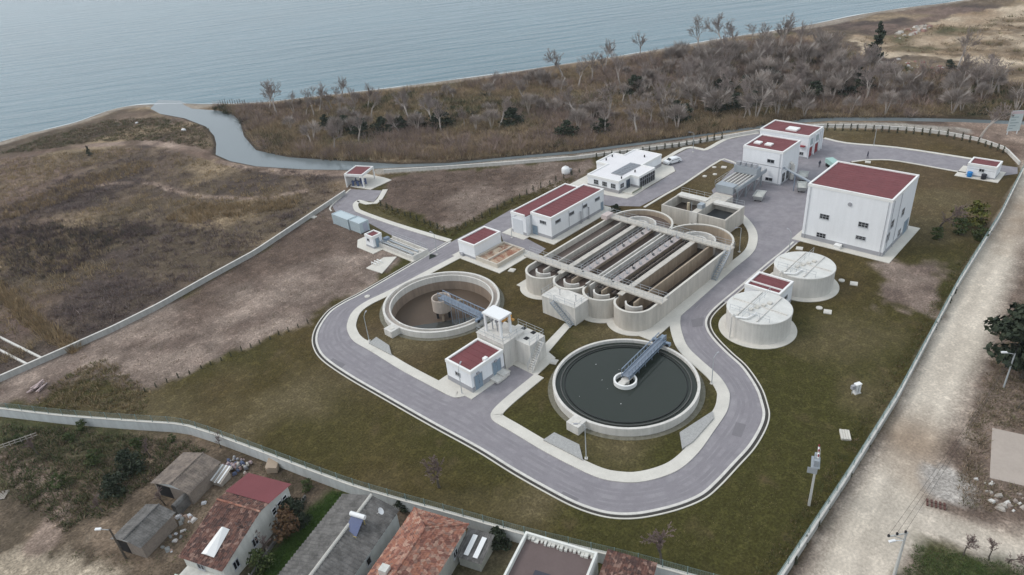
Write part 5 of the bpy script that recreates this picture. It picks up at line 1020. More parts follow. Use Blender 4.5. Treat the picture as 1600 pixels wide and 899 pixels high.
# ------------------------------------------------------------------ houses outside the wall
def corr_sheet(M_, a, b_, c, d, n, amp, rows=1):
    "corrugated roof plane a-b (eave) to d-c (ridge); ribs run from eave to ridge"
    a, b_, c, d = (np.array(q, float) for q in (a, b_, c, d)); nrm = np.cross(b_ - a, d - a); nrm /= np.linalg.norm(nrm); nrm *= np.sign(nrm[2]) or 1
    vs = []; N_ = n * 2 + 1; R_ = rows + 1
    for j in range(R_):
        for i in range(N_):
            f = i / (N_ - 1); t = j / rows; p = (a + (b_ - a) * f) * (1 - t) + (d + (c - d) * f) * t; vs.append(p + nrm * (amp if i % 2 else 0))
    M_.add(vs, [(j * N_ + i, j * N_ + i + 1, (j + 1) * N_ + i + 1, (j + 1) * N_ + i) for j in range(rows) for i in range(N_ - 1)])
def tile_sheet(M_, a, b_, c, d, cols, rows, amp=.05, seed=1, lift=.04):
    "courses of curved tiles: stepped rows with half round ribs"
    g = random.Random(seed); a, b_, c, d = (np.array(q, float) for q in (a, b_, c, d)); nrm = np.cross(b_ - a, d - a); nrm /= np.linalg.norm(nrm); nrm *= np.sign(nrm[2]) or 1
    for r in range(rows):
        t0, t1 = r / rows, (r + 1.12) / rows; t1 = min(t1, 1)
        vs = []; N_ = cols * 2 + 1; jit = [g.uniform(-.02, .03) for _ in range(N_)]
        for k, t in enumerate((t0, t1)):
            for i in range(N_):
                f = i / (N_ - 1); p = (a + (b_ - a) * f) * (1 - t) + (d + (c - d) * f) * t; vs.append(p + nrm * ((amp if i % 2 else 0) + (lift if k == 0 else 0) + jit[i]))
        M_.add(vs, [(i, i + 1, N_ + i + 1, N_ + i) for i in range(N_ - 1)])
def lathe_box(*a): return MB().box(*a)
PLAST = mat('old_plaster', (.60, .59, .55), .9, .14, .6, 4, .1, streak=.25); GREYW = mat('grey_render', (.36, .36, .33), .9, .14, .6, 4, streak=.25); STONEW = mat('rough_stone', (.25, .21, .18), .95, .3, 3, 8, .3)
FIBRE = mat('fibre_cement', (.16, .152, .145), .9, .45, .7, 5, col2=(.10, .095, .09)); BROWNSH = mat('old_brown_sheet', (.22, .18, .15), .9, .45, .7, 5, col2=(.14, .115, .10)); REDSH = mat('red_sheet', (.20, .06, .065), .6, .1, .5, 4); WOOD = mat('grey_wood', (.38, .34, .30), .9, .2, 2, 8)
ha = math.radians(21.5)
# white house with brown tiles and red sheet
T = thing('white_house', 'white house with worn brown tile roof and dark red sheet roof at its back', 'house', (11.75, 60.3, 0), ha); L_, W_ = 12.2, 6.3
MB().box(.35, L_ - .2, .3, W_ - .3, 0, 2.75).build('wall', PLAST, T)
g_ = MB(); g_.add([(.35, .3, 2.75), (L_ - .2, .3, 2.75), (L_ - .2, .3, 3.55), (7.0, .3, 4.45)], [(0, 1, 2, 3)]); g_.add([(.35, W_ - .3, 2.75), (7.0, W_ - .3, 4.45), (L_ - .2, W_ - .3, 3.55), (L_ - .2, W_ - .3, 2.75)], [(0, 1, 2, 3)]); g_.add([(L_ - .2, .3, 2.7), (L_ - .2, W_ - .3, 2.7), (L_ - .2, W_ - .3, 3.55), (L_ - .2, .3, 3.55)], [(0, 1, 2, 3)]); g_.build('gable', PLAST, T)
rf = MB(); tile_sheet(rf, (0, 0, 2.85), (0, W_, 2.85), (7.0, W_, 4.6), (7.0, 0, 4.6), 22, 20, seed=2); o = rf.build('roof_tiles', TILED, T); o['kind'] = 'stuff'
rf = MB(); tile_sheet(rf, (8.7, 0, 4.35), (8.7, W_, 4.35), (7.0, W_, 4.6), (7.0, 0, 4.6), 22, 5, seed=3); o = rf.build('back_tiles', TILED, T); o['kind'] = 'stuff'
rg = MB(); rg.path([(7.0, 0, 4.66), (7.0, W_, 4.66)], .12, 8).build('ridge', TILE, T)
rf = MB(); corr_sheet(rf, (12.3, -.1, 3.75), (12.3, W_ + .1, 3.75), (8.4, W_ + .1, 4.5), (8.4, -.1, 4.5), 40, .03); rf.build('sheet_roof', REDSH, T)
MB().add([(1.0, 1.9, 3.25), (1.0, 3.7, 3.25), (4.2, 3.4, 4.05), (4.2, 2.2, 4.05), (4.0, 2.8, 4.5), (.9, 2.8, 3.6)], [(0, 5, 4, 3), (1, 2, 4, 5), (0, 1, 5), (3, 4, 2)]).build('dormer', TRIM, T)
for x in (9.0, 10.0, 11.0): window(T, 'y', .28, x, 2.0, .75, 1.0, 1, 2, WHITEP, name='balcony_window')
for x in (2.0, 5.2): window(T, 'y', .28, x, 1.0, .9, 1.2, 2)
MB().box(-1.4, .34, .4, 5.8, 0, 1.3).build('terrace', PLAST, T); MB().box(-1.45, -1.3, .4, 5.8, 1.3, 1.9).build('terrace_wall', mat('pale_green_wall', (.55, .6, .55), .9, .1), T); window(T, 'x', .33, 3.6, 1.5, 1.0, .9, 2)
# corrugated roof house
T = thing('corrugated_house', 'house with grey corrugated roof and blue solar heater on the ridge', 'house', (28.1, 55.1, 0), math.radians(20)); L_ = 17.0
MB().box(-L_ + .3, -.3, -3.3, 3.9, 0, 2.8).build('wall', WALLW, T)
MB().add([(-.35, -3.3, 2.8), (-.35, 3.9, 2.8), (-.35, 0, 4.05)], [(0, 1, 2)]).build('gable', WALLW, T)
for y0, nm in ((4.25, 'roof_sheet'), (-3.6, 'roof_sheet')):
    rf = MB(); corr_sheet(rf, (0, y0, 3.0), (-L_, y0, 3.0), (-L_, 0, 4.2), (0, 0, 4.2), 36, .14); rf.build(nm, FIBRE, T)
MB().tube((0, 0, 4.24), (-L_, 0, 4.24), .2, .2, 8).build('ridge_cap', mat('pale_ridge', (.48, .46, .42), .9, .2, 1.5, 6), T)
for x in (-6.5, -9.5): window(T, 'y', -3.31, x, 1.3, .8, 1.1, 1)
S = thing('solar_heater', 'blue solar water heater with white drum on the corrugated roof', 'solar heater', (24.2, 52.9, 3.75), math.radians(20))
MB().add([(-1.1, -.8, .15), (-1.1, .8, .15), (.55, .8, 1.05), (.55, -.8, 1.05), (-1.1, -.8, .08), (-1.1, .8, .08), (.55, .8, .98), (.55, -.8, .98)], [(0, 3, 2, 1), (4, 5, 6, 7), (0, 1, 5, 4), (2, 3, 7, 6)]).build('collector', mat('solar_blue', (.04, .065, .16), .25, .15, 3, 9), S)
MB().tube((.75, -.95, 1.25), (.75, .95, 1.25), .27, .27, 14).build('drum', WHITEP, S); MB().bar((.75, -.7, 0), (.75, -.7, 1.1), .06, .06, (1, 0, 0)).bar((.75, .7, 0), (.75, .7, 1.1), .06, .06, (1, 0, 0)).bar((-1.1, -.8, .1), (-1.1, .8, .1), .1, .1).build('stand', mat('yellow_stand', (.45, .35, .12), .7, .1), S)
S = MB().lathe(0, 0, [(.02, .0), (.28, .06), (.42, .2), (.4, .2), (.27, .09), (.03, .03)], 18).tube((0, 0, -.5), (0, 0, .02), .03).build('satellite_dish', WHITEP); S.location = (27.2, 52.4, 4.1); S.rotation_euler = (.9, .2, .5); tag(S, 'white satellite dish on the right slope of the corrugated roof', 'satellite dish')
# tiled house
T = thing('tiled_house', 'house with patchy orange clay tile roof beside the corrugated roof', 'house', (30.4, 50.3, 0), math.radians(19)); L_, W_ = 15.5, 7.0
MB().box(-L_, -.35, -W_ + .35, -.35, 0, 3.3).build('wall', GREYW, T)
rf = MB(); tile_sheet(rf, (0, 0, 3.4), (-L_, 0, 3.4), (-L_, -W_ / 2, 4.9), (-3.2, -W_ / 2, 4.9), 48, 12, seed=5); o = rf.build('roof_tiles', TILE, T); o['kind'] = 'stuff'
rf = MB(); tile_sheet(rf, (0, -W_, 3.4), (-L_, -W_, 3.4), (-L_, -W_ / 2, 4.9), (-3.2, -W_ / 2, 4.9), 48, 12, seed=6); o = rf.build('roof_tiles', TILE, T); o['kind'] = 'stuff'
rf = MB(); tile_sheet(rf, (0, 0, 3.4), (0, -W_, 3.4), (-3.2, -W_ / 2 - .05, 4.9), (-3.2, -W_ / 2 + .05, 4.9), 22, 12, seed=7); o = rf.build('hip_tiles', TILE, T); o['kind'] = 'stuff'
MB().path([(0, 0, 3.47), (-3.2, -W_ / 2, 4.97), (-L_, -W_ / 2, 4.97)], .11, 8).path([(0, -W_, 3.47), (-3.2, -W_ / 2, 4.97)], .11, 8).build('ridge_tiles', TILE, T)
MB().box(-9.6, -8.7, -2.6, -1.7, 4.0, 5.1).build('chimney', PLAST, T)
for x in (-3, -7): window(T, 'y', -W_ + .34, x, 1.5, .9, 1.0, 2)
# flat roofed house
T = thing('flat_roof_house', 'house with brown flat roof inside a crumbling white parapet', 'house', (35.5, 37.7, 0), math.radians(19)); L_, W_ = 11.0, 8.0
MB().box(-L_, 0, -W_, 0, 0, 3.5).build('wall', PLAST, T); MB().box(-L_ + .25, -.25, -W_ + .25, -.25, 3.5, 3.56).build('roof_deck', mat('brown_deck', (.14, .105, .10), .9, .15, .4, 4), T)
MB().box(-L_, 0, -.24, 0, 3.5, 4.15).box(-L_, 0, -W_, -W_ + .24, 3.5, 4.15).box(-.24, 0, -W_ + .24, -.24, 3.5, 4.15).build('parapet', mat('white_parapet', (.70, .70, .66), .9, .14, 1, 5), T)
pm = MB()
for k in range(16): pm.box(-.5 - random.uniform(0, .25), -.242, -W_ + .4 + k * .46, -W_ + .4 + k * .46 + random.uniform(.2, .44), 3.562, 3.56 + random.uniform(.15, .4))
pm.build('parapet_rubble', PLAST, T)
MB().box(-6.3, -4.4, -4.6, -2.9, 3.56, 4.5).build('roof_hatch', mat('dark_hatch', (.06, .06, .075), .8, .1), T)
S = MB().lathe(0, 0, [(.02, .0), (.3, .06), (.46, .22), (.44, .22), (.29, .09), (.03, .03)], 18).tube((0, 0, -.6), (0, 0, .02), .03).build('satellite_dish', WHITEP); c_, s_ = math.cos(math.radians(19)), math.sin(math.radians(19)); S.location = (35.5 + -5.6 * c_ + 2.3 * s_, 37.7 - 5.6 * s_ - 2.3 * c_, 4.2); S.rotation_euler = (.9, 0, 2.2); tag(S, 'white satellite dish on the brown flat roof', 'satellite dish')
T = thing('brown_tile_house', 'low house with dull brown tile roof beside the flat roofed one', 'house', (39.5, 29.9, 0), math.radians(19.5)); L_, W_ = 9.0, 5.2
MB().box(-L_, -.3, -W_ + .3, -.3, 0, 2.8).build('wall', PLAST, T)
rf = MB(); tile_sheet(rf, (-L_, 0, 2.6), (-L_, -W_, 2.6), (0, -W_, 3.5), (0, 0, 3.5), 18, 26, seed=9); o = rf.build('roof_tiles', TILED, T); o['kind'] = 'stuff'
MB().box(-.28, -.02, -W_ + .1, -.1, 2.7, 3.42).build('back_gable', PLAST, T)
# sheds
def shed(name, label, ox, oy, ang, L_, W_, ze, zr, split, m_):
    T = thing(name, label, 'shed', (ox, oy, 0), ang)
    MB().box(.3, L_ - .3, .3, W_ - .3, 0, ze - .1).build('wall', STONEW, T); MB().add([(.32, .3, ze - .1), (.32, W_ - .3, ze - .1), (.32, W_ * split, zr - .12)], [(0, 1, 2)]).build('gable', WALLW, T)
    for (a, b_) in (((0, 0, ze), (L_, 0, ze)), ((0, W_, ze), (L_, W_, ze))):
        rf = MB(); corr_sheet(rf, a, b_, (L_, W_ * split, zr), (0, W_ * split, zr), 18, .06); rf.build('roof_sheet', m_, T)
    MB().tube((0, W_ * split, zr + .03), (L_, W_ * split, zr + .03), .12, .12, 6).build('ridge_cap', m_, T); MB().box(.28, .33, W_ * .55, W_ * .9, 0, ze - .2).build('opening', BLACK, T); return T
shed('upper_shed', 'brown sheet roofed shed with white gable, upper of the two sheds', 14.7, 75.2, ha, 5.8, 6.4, 2.2, 3.1, .42, BROWNSH)
shed('lower_shed', 'grey sheet roofed shed nearer the village lamp', 7.3, 71.6, math.radians(22.5), 5.5, 4.7, 2.1, 2.8, .5, FIBRE)
T = thing('lean_to', 'grey lean-to with white panels beside the tiled house', 'shed', (*P(745, 872), 0), math.radians(19)); MB().box(-1.5, 1.5, -1.3, 1.3, 0, 1.7).build('wall', GREYW, T); rf = MB(); corr_sheet(rf, (-1.8, -1.6, 1.7), (-1.8, 1.6, 1.7), (1.8, 1.6, 2.3), (1.8, -1.6, 2.3), 12, .05); rf.build('roof_sheet', FIBRE, T)
for y in (-.7, .4): MB().bar((-1.4, y, 1.95), (1.1, y, 2.35), .55, .05).build('white_panel', WHITEP, T)
T = thing('board_stack', 'stack of pale weathered boards leaning between shed and white house', 'boards', (*P(348, 752), 0), ha)
for k in range(7): MB().bar((-1.2, -.9 + k * .28, .9 + .1 * (k % 3)), (1.3, -.9 + k * .28, 1.6), .24, .05).build('board', WHITEP if k % 2 else WOOD, T)
MB().box(-.9, .9, -.7, .7, 0, .85).build('trestle', WOOD, T)
T = thing('mossy_wall', 'thick rounded grey garden wall running beside the sheds', 'wall', (*P(277, 806), 0), ha); MB().box(0, 7.2, -.35, .35, 0, 1.5).tube((0, 0, 1.45), (7.2, 0, 1.45), .4, .4, 10).build('wall', FIBRE, T)
T = thing('debris_heap', 'heap of coloured rubbish and rubble behind the red sheet roof', 'rubbish', (*P(372, 728), 0))
cols = [(.09, .11, .18), (.36, .36, .37), (.27, .18, .16), (.45, .42, .38), (.12, .12, .13), (.38, .30, .31)]
for k in range(46):
    x, y, s = random.gauss(0, 1.0), random.gauss(0, 1.0), random.uniform(.12, .38); o = MB().add([(-s, -s * .7, 0), (s, -s * .6, 0), (s * .8, s * .7, 0), (-s * .9, s * .6, 0), (-s * .6, -s * .5, s), (s * .6, -s * .4, s * .9), (s * .5, s * .5, s * 1.1), (-s * .5, s * .4, s * .8)], [(0, 3, 2, 1), (4, 5, 6, 7), (0, 1, 5, 4), (1, 2, 6, 5), (2, 3, 7, 6), (3, 0, 4, 7)]).build('debris', mat('debris%d' % (k % 6), cols[k % 6], .8, .2, 2, 6), T); o.location = (x, y, max(0, .5 - .15 * (x * x + y * y) / 2)); o.rotation_euler = (0, 0, random.uniform(0, 6))
o = MB().box(-.9, .9, -.7, .7, .0, .8).add([(-.9, -.7, .8), (.9, -.7, .8), (.9, .7, 1.1), (-.9, .7, 1.1)], [(0, 1, 2, 3)]).build('crate', mat('cardboard', (.42, .33, .25), .9, .1)); o.location = (*P(428, 732), 0); o.rotation_euler = (0, 0, .8); tag(o, 'tan crate by the whitewashed wall above the red sheet roof', 'crate')
T = thing('plank_pile', 'pile of pinkish planks on the weeds in the left plant corner', 'planks', (*P(62, 608), 0), .9)
for k in range(12): o = MB().box(-1.1, 1.1, -.12, .12, 0, .06).build('plank', mat('pink_plank', (.42, .33, .32), .9, .2, 2, 6), T); o.location = (random.uniform(-.6, .6), random.uniform(-.9, .9), .05 + k * .06); o.rotation_euler = (0, random.uniform(-.15, .15), random.uniform(-.6, .6))
for i, (pa, pb) in enumerate((((-10, 523), (66, 561)), ((-10, 543), (48, 573)))):
    a, b_ = P(*pa), P(*pb); o = MB().wall([(0, 0), (b_[0] - a[0], b_[1] - a[1])], .35, -.1, .3).build('concrete_beam', CONCL); o.location = (a[0], a[1], 0); tag(o, ('upper' if i == 0 else 'lower') + ' of two pale concrete beams lying in the weeds outside the field wall', 'beam')
T = thing('pallet', 'weathered wooden pallet at the left edge of the village', 'pallet', (*P(4, 775), .05), .9)
for k in range(6): MB().box(-.8, .8, -.6 + k * .22, -.46 + k * .22, .1, .14).build('slat', WOOD, T)
MB().box(-.7, -.55, -.6, .65, 0, .1).box(.55, .7, -.6, .65, 0, .1).build('bearer', WOOD, T)
for i, (pa, pb, lb) in enumerate((((0, 704), (60, 683), 'low timber rail fence at the left edge of the village'), ((392, 905), (478, 778), 'low mossy wall on the left of the grass strip'))):
    a, b_ = P(*pa), P(*pb); T = thing('yard_fence', lb, 'fence', (*a, 0)); d = (b_[0] - a[0], b_[1] - a[1]); n = 7
    for k in range(n): MB().box(d[0] * k / n - .06, d[0] * k / n + .06, d[1] * k / n - .06, d[1] * k / n + .06, 0, .9).build('post', WOOD, T)
    if i: MB().wall([(0, 0), d], .22, 0, .5).build('wall', FIBRE, T)
    else: MB().bar((0, 0, .8), (*d, .8), .06, .1).bar((0, 0, .4), (*d, .4), .06, .1).build('rail', WOOD, T)
# ------------------------------------------------------------------ poles and lamps
GALV = mat('galvanised_pole', (.40, .42, .43), .5, .06)
def lamp(px, h, label, arm=.9, a=0.0):
    T = thing('lamp_post', label, 'lamp post', (*P(*px), 0), a, 'plant lamp posts'); MB().tube((0, 0, 0), (0, 0, h), .075, .045, 8).build('pole', GALV, T)
    MB().path([(0, 0, h), (arm * .5, 0, h + .25), (arm, 0, h + .3)], .035, 6).build('arm', GALV, T); MB().box(arm - .05, arm + .5, -.1, .1, h + .24, h + .34).build('lamp_head', PLINTH, T); MB().box(-.2, .2, -.2, .2, 0, .15).build('base', CONCL, T)
for px, h, a, lb in (((916, 717), 5.5, 2.2, 'lamp post between the full clarifier and the near bend'), ((577, 533), 4.8, .6, 'lamp post left of the empty clarifier'), ((722, 616), 4.6, .5, 'lamp post before the pump house'), ((1112, 600), 4.5, 0, 'lamp post on the pavement right of the full clarifier'), ((1155, 394), 5.0, 2.6, 'lamp post on the small lawn by the ditch corner'), ((800, 372), 4.5, -.5, 'lamp post at the front of the blower hall'), ((683, 398), 4.5, 1.5, 'lamp post beside the white store'), ((1083, 238), 5, 2, 'lamp post on the drive behind the office'), ((1365, 228), 5, -1.5, 'lamp post on the north drive'), ((1232, 398), 4.5, 1, 'lamp post near the yard corner of the big hall')): lamp(px, h, lb, a=a)
def pole_arm(T, h, r, m_): MB().tube((0, 0, 0), (0, 0, h), r, r * .6, 8).build('pole', m_, T)
CONP = mat('concrete_pole', (.50, .50, .48), .8, .1, 1, 6)
T = thing('transformer_pole', 'tall concrete power pole with transformer platform on the lawn near the road wall', 'power pole', (*P(1264, 789), 0), .35); h = 8.2
MB().add([(-.19, -.14, 0), (.19, -.14, 0), (.19, .14, 0), (-.19, .14, 0), (-.12, -.09, h), (.12, -.09, h), (.12, .09, h), (-.12, .09, h)], [(0, 3, 2, 1), (4, 5, 6, 7), (0, 1, 5, 4), (1, 2, 6, 5), (2, 3, 7, 6), (3, 0, 4, 7)]).build('pole', CONP, T)
MB().bar((-.9, 0, h - .2), (.9, 0, h - .2), .16, .14).add([(-1.0, -.15, h - .1), (1.0, -.15, h - .1), (0, -.15, h + .25)], [(0, 1, 2)]).build('crossarm', WHITEP, T)
for x in (-.8, 0, .8): MB().lathe(x, 0, [(.03, h - .1), (.1, h), (.05, h + .08), (.1, h + .16), (.02, h + .3)], 8).build('insulator', REDDOOR, T)
MB().box(-.9, .9, -.35, .55, h - 1.75, h - 1.65).build('platform', STEEL, T)
for x in (-.75, -.25, .25): MB().box(x, x + .4, -.2, .3, h - 1.65, h - .8).build('transformer', STEEL, T)
MB().box(-1.6, -1.55, -.1, .9, h - 1.9, h - 1.1).box(-1.6, -.9, -.1, -.05, h - 1.9, h - 1.85).build('bracket', STEEL, T)
rp = P(1397, 899); T = thing('road_power_pole', 'concrete power pole with three insulators beside the dirt road at the bottom', 'power pole', (*rp, 0), 2.5); h = 6.2
MB().tube((0, 0, 0), (0, 0, h), .17, .11, 8).build('pole', CONP, T); MB().bar((-.2, 0, h), (2.0, 0, h + .1), .1, .1).bar((0, 0, h - .9), (1.3, 0, h), .06, .06).build('crossarm', CONP, T)
for x in (.1, 1.0, 1.9): MB().lathe(x, 0, [(.03, h + .05), (.13, h + .15), (.06, h + .22), (.13, h + .3), (.02, h + .45)], 8).build('insulator', BLACK, T)
MB().bar((.1, 0, h - 1.0), (1.1, 0, h - .7), .07, .07).box(1.0, 1.7, -.12, .12, h - .75, h - .62).build('street_light', WHITEP, T)
wr = MB(); c_, s_ = math.cos(2.5), math.sin(2.5); p0 = [(rp[0] + x * c_, rp[1] + x * s_, h + .42) for x in (.1, 1.0, 1.9)]; q0 = P(1482, 730, .0)
for k, p_ in enumerate(p0):
    e = (96.5 + k * .5, 6.0, 6.4); prev = p_
    for j in range(1, 15): t_ = j / 14; c_p = tuple(p_[i] + (e[i] - p_[i]) * t_ - (0, 0, 3.2 * t_ * (1 - t_))[i] for i in range(3)); wr.tube(prev, c_p, .014, None, 3, False); prev = c_p
tag(wr.build('power_line', BLACK), 'black overhead wires along the dirt road', 'cable')
T = thing('street_lamp', 'grey lamp post with white head at the right edge under the pine', 'lamp post', (*P(1568, 606), 0), 2.2); MB().tube((0, 0, 0), (0, 0, 5.6), .12, .08, 8).build('pole', GALV, T); MB().tube((0, 0, 5.5), (1.2, 0, 5.8), .05).build('arm', GALV, T); MB().box(1.0, 1.7, -.14, .14, 5.74, 5.9).build('lamp_head', WHITEP, T)
T = thing('village_lamp', 'dark leaning wooden lamp post by the lower shed', 'lamp post', (*P(197, 873), 0), 2.0); T.rotation_euler = (-.1, -.06, 2.4); MB().tube((0, 0, 0), (0, 0, 5.6), .13, .09, 8).build('pole', BARKD, T); MB().tube((0, 0, 5.4), (1.0, 0, 5.7), .04).build('arm', GALV, T); MB().box(.85, 1.5, -.14, .14, 5.64, 5.8).build('lamp_head', WHITEP, T)
# sign board
bp0 = P(1571, 211); T = thing('sign_board', 'tall white information board on two posts beyond the fence corner', 'sign', (*bp0, 0), math.radians(-52))
for x in (.3, 2.5): MB().box(x - .08, x + .08, -.08, .08, 0, 1.2).build('post', WHITEP, T)
MB().box(0, 2.9, -.06, .06, .9, 6.0).build('panel', mat('board_white', (.55, .62, .62), .5, .06, .8, 3), T)
MB().box(.05, 2.85, -.075, -.062, 5.2, 5.9).build('header_band', mat('board_pink', (.6, .5, .52), .5, .1), T)
for k in range(5): MB().box(.3, 1.2 + (k * 37 % 5) * .25, -.078, -.064, 1.5 + k * .7, 1.7 + k * .7).build('print_line', mat('board_print', (.28, .36, .38), .6, .2), T)
MB().box(.3, .75, -.08, -.066, 4.6, 5.0).build('emblem', mat('board_dark', (.08, .1, .12), .6, .1), T)
# ------------------------------------------------------------------ vehicles, skips, person
def car(label, x, y, rz, paint, name='parked_car', L_=4.3, van=False):
    T = thing(name, label, 'car', (x, y, .035), rz); hw = .88
    prof = [(-2.1, .32), (-2.12, .75), (-1.95, .95), (-1.35, 1.0), (-.75, 1.42), (.55, 1.47), (1.45, 1.35), (1.95, .95), (2.12, .8), (2.1, .32)] if not van else [(-2.1, .32), (-2.12, .8), (-1.7, 1.05), (-1.1, 1.75), (2.0, 1.8), (2.12, 1.0), (2.1, .32)]
    n = len(prof); vs = []
    for s in (-1, 1):
        for px, pz in prof: vs.append((px * L_ / 4.3, s * (hw - (.16 if pz > 1.1 else 0)), pz))
    MB().add(vs, [tuple(range(n)), tuple(range(2 * n - 1, n - 1, -1))] + [(i, (i + 1) % n, n + (i + 1) % n, n + i) for i in range(n)]).build('body', paint, T)
    k = L_ / 4.3
    gl = [('windscreen', [(-1.32, 1.03), (-.80, 1.39)]), ('rear_window', [(1.90, 1.0), (1.48, 1.32)])] if not van else [('windscreen', [(-1.66, 1.1), (-1.14, 1.7)])]
    for nm, ((xa, za), (xb, zb)) in gl:
        sx = -.03 if nm == 'windscreen' else .03; MB().add([(xa * k + sx, -.7, za + .02), (xa * k + sx, .7, za + .02), (xb * k + sx, .62, zb + .02), (xb * k + sx, -.62, zb + .02)], [(0, 1, 2, 3)]).build(nm, GLASS, T)
    for s in (-1, 1):
        MB().add([(-1.05 * k, s * .885, 1.02), (1.35 * k, s * .885, 1.02), (1.2 * k, s * .735, 1.33), (-.68 * k, s * .735, 1.37)], [(0, 1, 2, 3)]).build('side_window', GLASS, T)
        for wx in (-1.3, 1.3): w_ = MB().tube((wx * k, s * .72, .31), (wx * k, s * .9, .31), .31, .31, 14).build('wheel', BLACK, T); MB().tube((wx * k, s * .9, .31), (wx * k, s * .915, .31), .18, .18, 10).build('rim', STEEL, w_)
        MB().box(-2.15 * k, -2.1 * k, s * .62 - .18, s * .62 + .18, .62, .78).build('headlight', mat('headlight', (.7, .72, .75), .2, .02), T); MB().box(2.1 * k, 2.15 * k, s * .65 - .15, s * .65 + .15, .68, .9).build('tail_light', REDDOOR, T)
    return T
CARW = mat('car_white', (.80, .81, .82), .25, .02)
x, y = P(1051, 255); car('white car parked nose to the office beside the drive', x, y, math.radians(-20), CARW, L_=4.5)
x, y = P(963, 330); place('dark_shrub', EV[1], x, y, 'dark shrub between the blower hall and the ditch end', 'shrub', s=.35)
x, y = P(1302, 264); T = thing('tipper_truck', 'truck with pale green body behind the big hall', 'truck', (x, y, .035), math.radians(48)); T.scale = (.8, .8, .8)
MB().box(-1.6, 3.2, -1.1, 1.1, 1.0, 2.3).build('cargo_body', mat('truck_green', (.35, .52, .48), .5, .08), T); MB().add([(-3.2, -1.05, .6), (-3.2, 1.05, .6), (-3.1, 1.0, 1.5), (-3.1, -1.0, 1.5), (-2.8, -.95, 2.3), (-2.8, .95, 2.3), (-1.75, -1, 2.3), (-1.75, 1, 2.3), (-1.75, -1.05, .6), (-1.75, 1.05, .6)], [(0, 1, 2, 3), (3, 2, 5, 4), (4, 5, 7, 6), (6, 7, 9, 8), (0, 3, 4, 6, 8), (1, 9, 7, 5, 2), (0, 8, 9, 1)]).build('cab', CARW, T)
MB().add([(-3.12, -.9, 1.55), (-3.12, .9, 1.55), (-2.86, .85, 2.2), (-2.86, -.85, 2.2)], [(0, 1, 2, 3)]).build('windscreen', GLASS, T); MB().box(-3.0, 3.1, -.5, .5, .6, .95).build('chassis', BLACK, T)
for wx in (-2.4, 1.2, 2.3):
    for s in (-1, 1): MB().tube((wx, s * .75, .48), (wx, s * 1.08, .48), .48, .48, 14).build('wheel', BLACK, T)
SKIP = mat('skip_grey', (.46, .47, .46), .6, .1, .8, 4)
for px, rz, lb in (((1252, 298), .4, 'grey open sludge skip beside the corner of the big hall'), ((1254, 281), .3, 'dark edged skip under the pipe bridge'), ((1186, 312), .2, 'grey skip beneath the pipe rack')):
    T = thing('sludge_skip', lb, 'skip', (*P(*px), .035), rz)
    vs = [(-1.2, -.8, .25), (1.2, -.8, .25), (1.2, .8, .25), (-1.2, .8, .25), (-1.9, -1.0, 1.4), (1.9, -1.0, 1.4), (1.9, 1.0, 1.4), (-1.9, 1.0, 1.4)]
    MB().add(vs, [(0, 3, 2, 1), (0, 1, 5, 4), (1, 2, 6, 5), (2, 3, 7, 6), (3, 0, 4, 7)]).build('hopper', SKIP, T); MB().add([(-1.7, -.9, 1.1), (1.7, -.9, 1.1), (1.7, .9, 1.15), (-1.7, .9, 1.1), (0, 0, 1.35)], [(0, 1, 4), (1, 2, 4), (2, 3, 4), (3, 0, 4)]).build('load', mat('skip_load', (.5, .5, .47), .9, .2), T)
    MB().box(-1.95, 1.95, -1.06, -1.0, 1.33, 1.43).box(-1.95, 1.95, 1.0, 1.06, 1.33, 1.43).build('rim', SKIP, T)
    for s in (-1, 1): MB().box(-1.1, 1.1, s * .6 - .1, s * .6 + .1, 0, .25).build('skid', BLACK, T)
T = thing('pipe_bridge', 'dark overhead pipe bridge from the screen building to the big hall', 'pipe bridge', (147, 60.1, 0)); a_, b_ = (0, 0, 4.0), (-9, -14.4, 4.0)
MB().bar(a_, b_, .5, .12).build('tray', BLUEST, T)
for o_ in (-.15, .15): MB().tube((a_[0] + o_, a_[1], 4.12), (b_[0] + o_, b_[1], 4.12), .1).build('pipe', STEEL, T)
for t_ in (.25, .7): MB().tube((-9 * t_, -14.4 * t_, 0), (-9 * t_, -14.4 * t_, 3.95), .1).build('post', BLUEST, T)
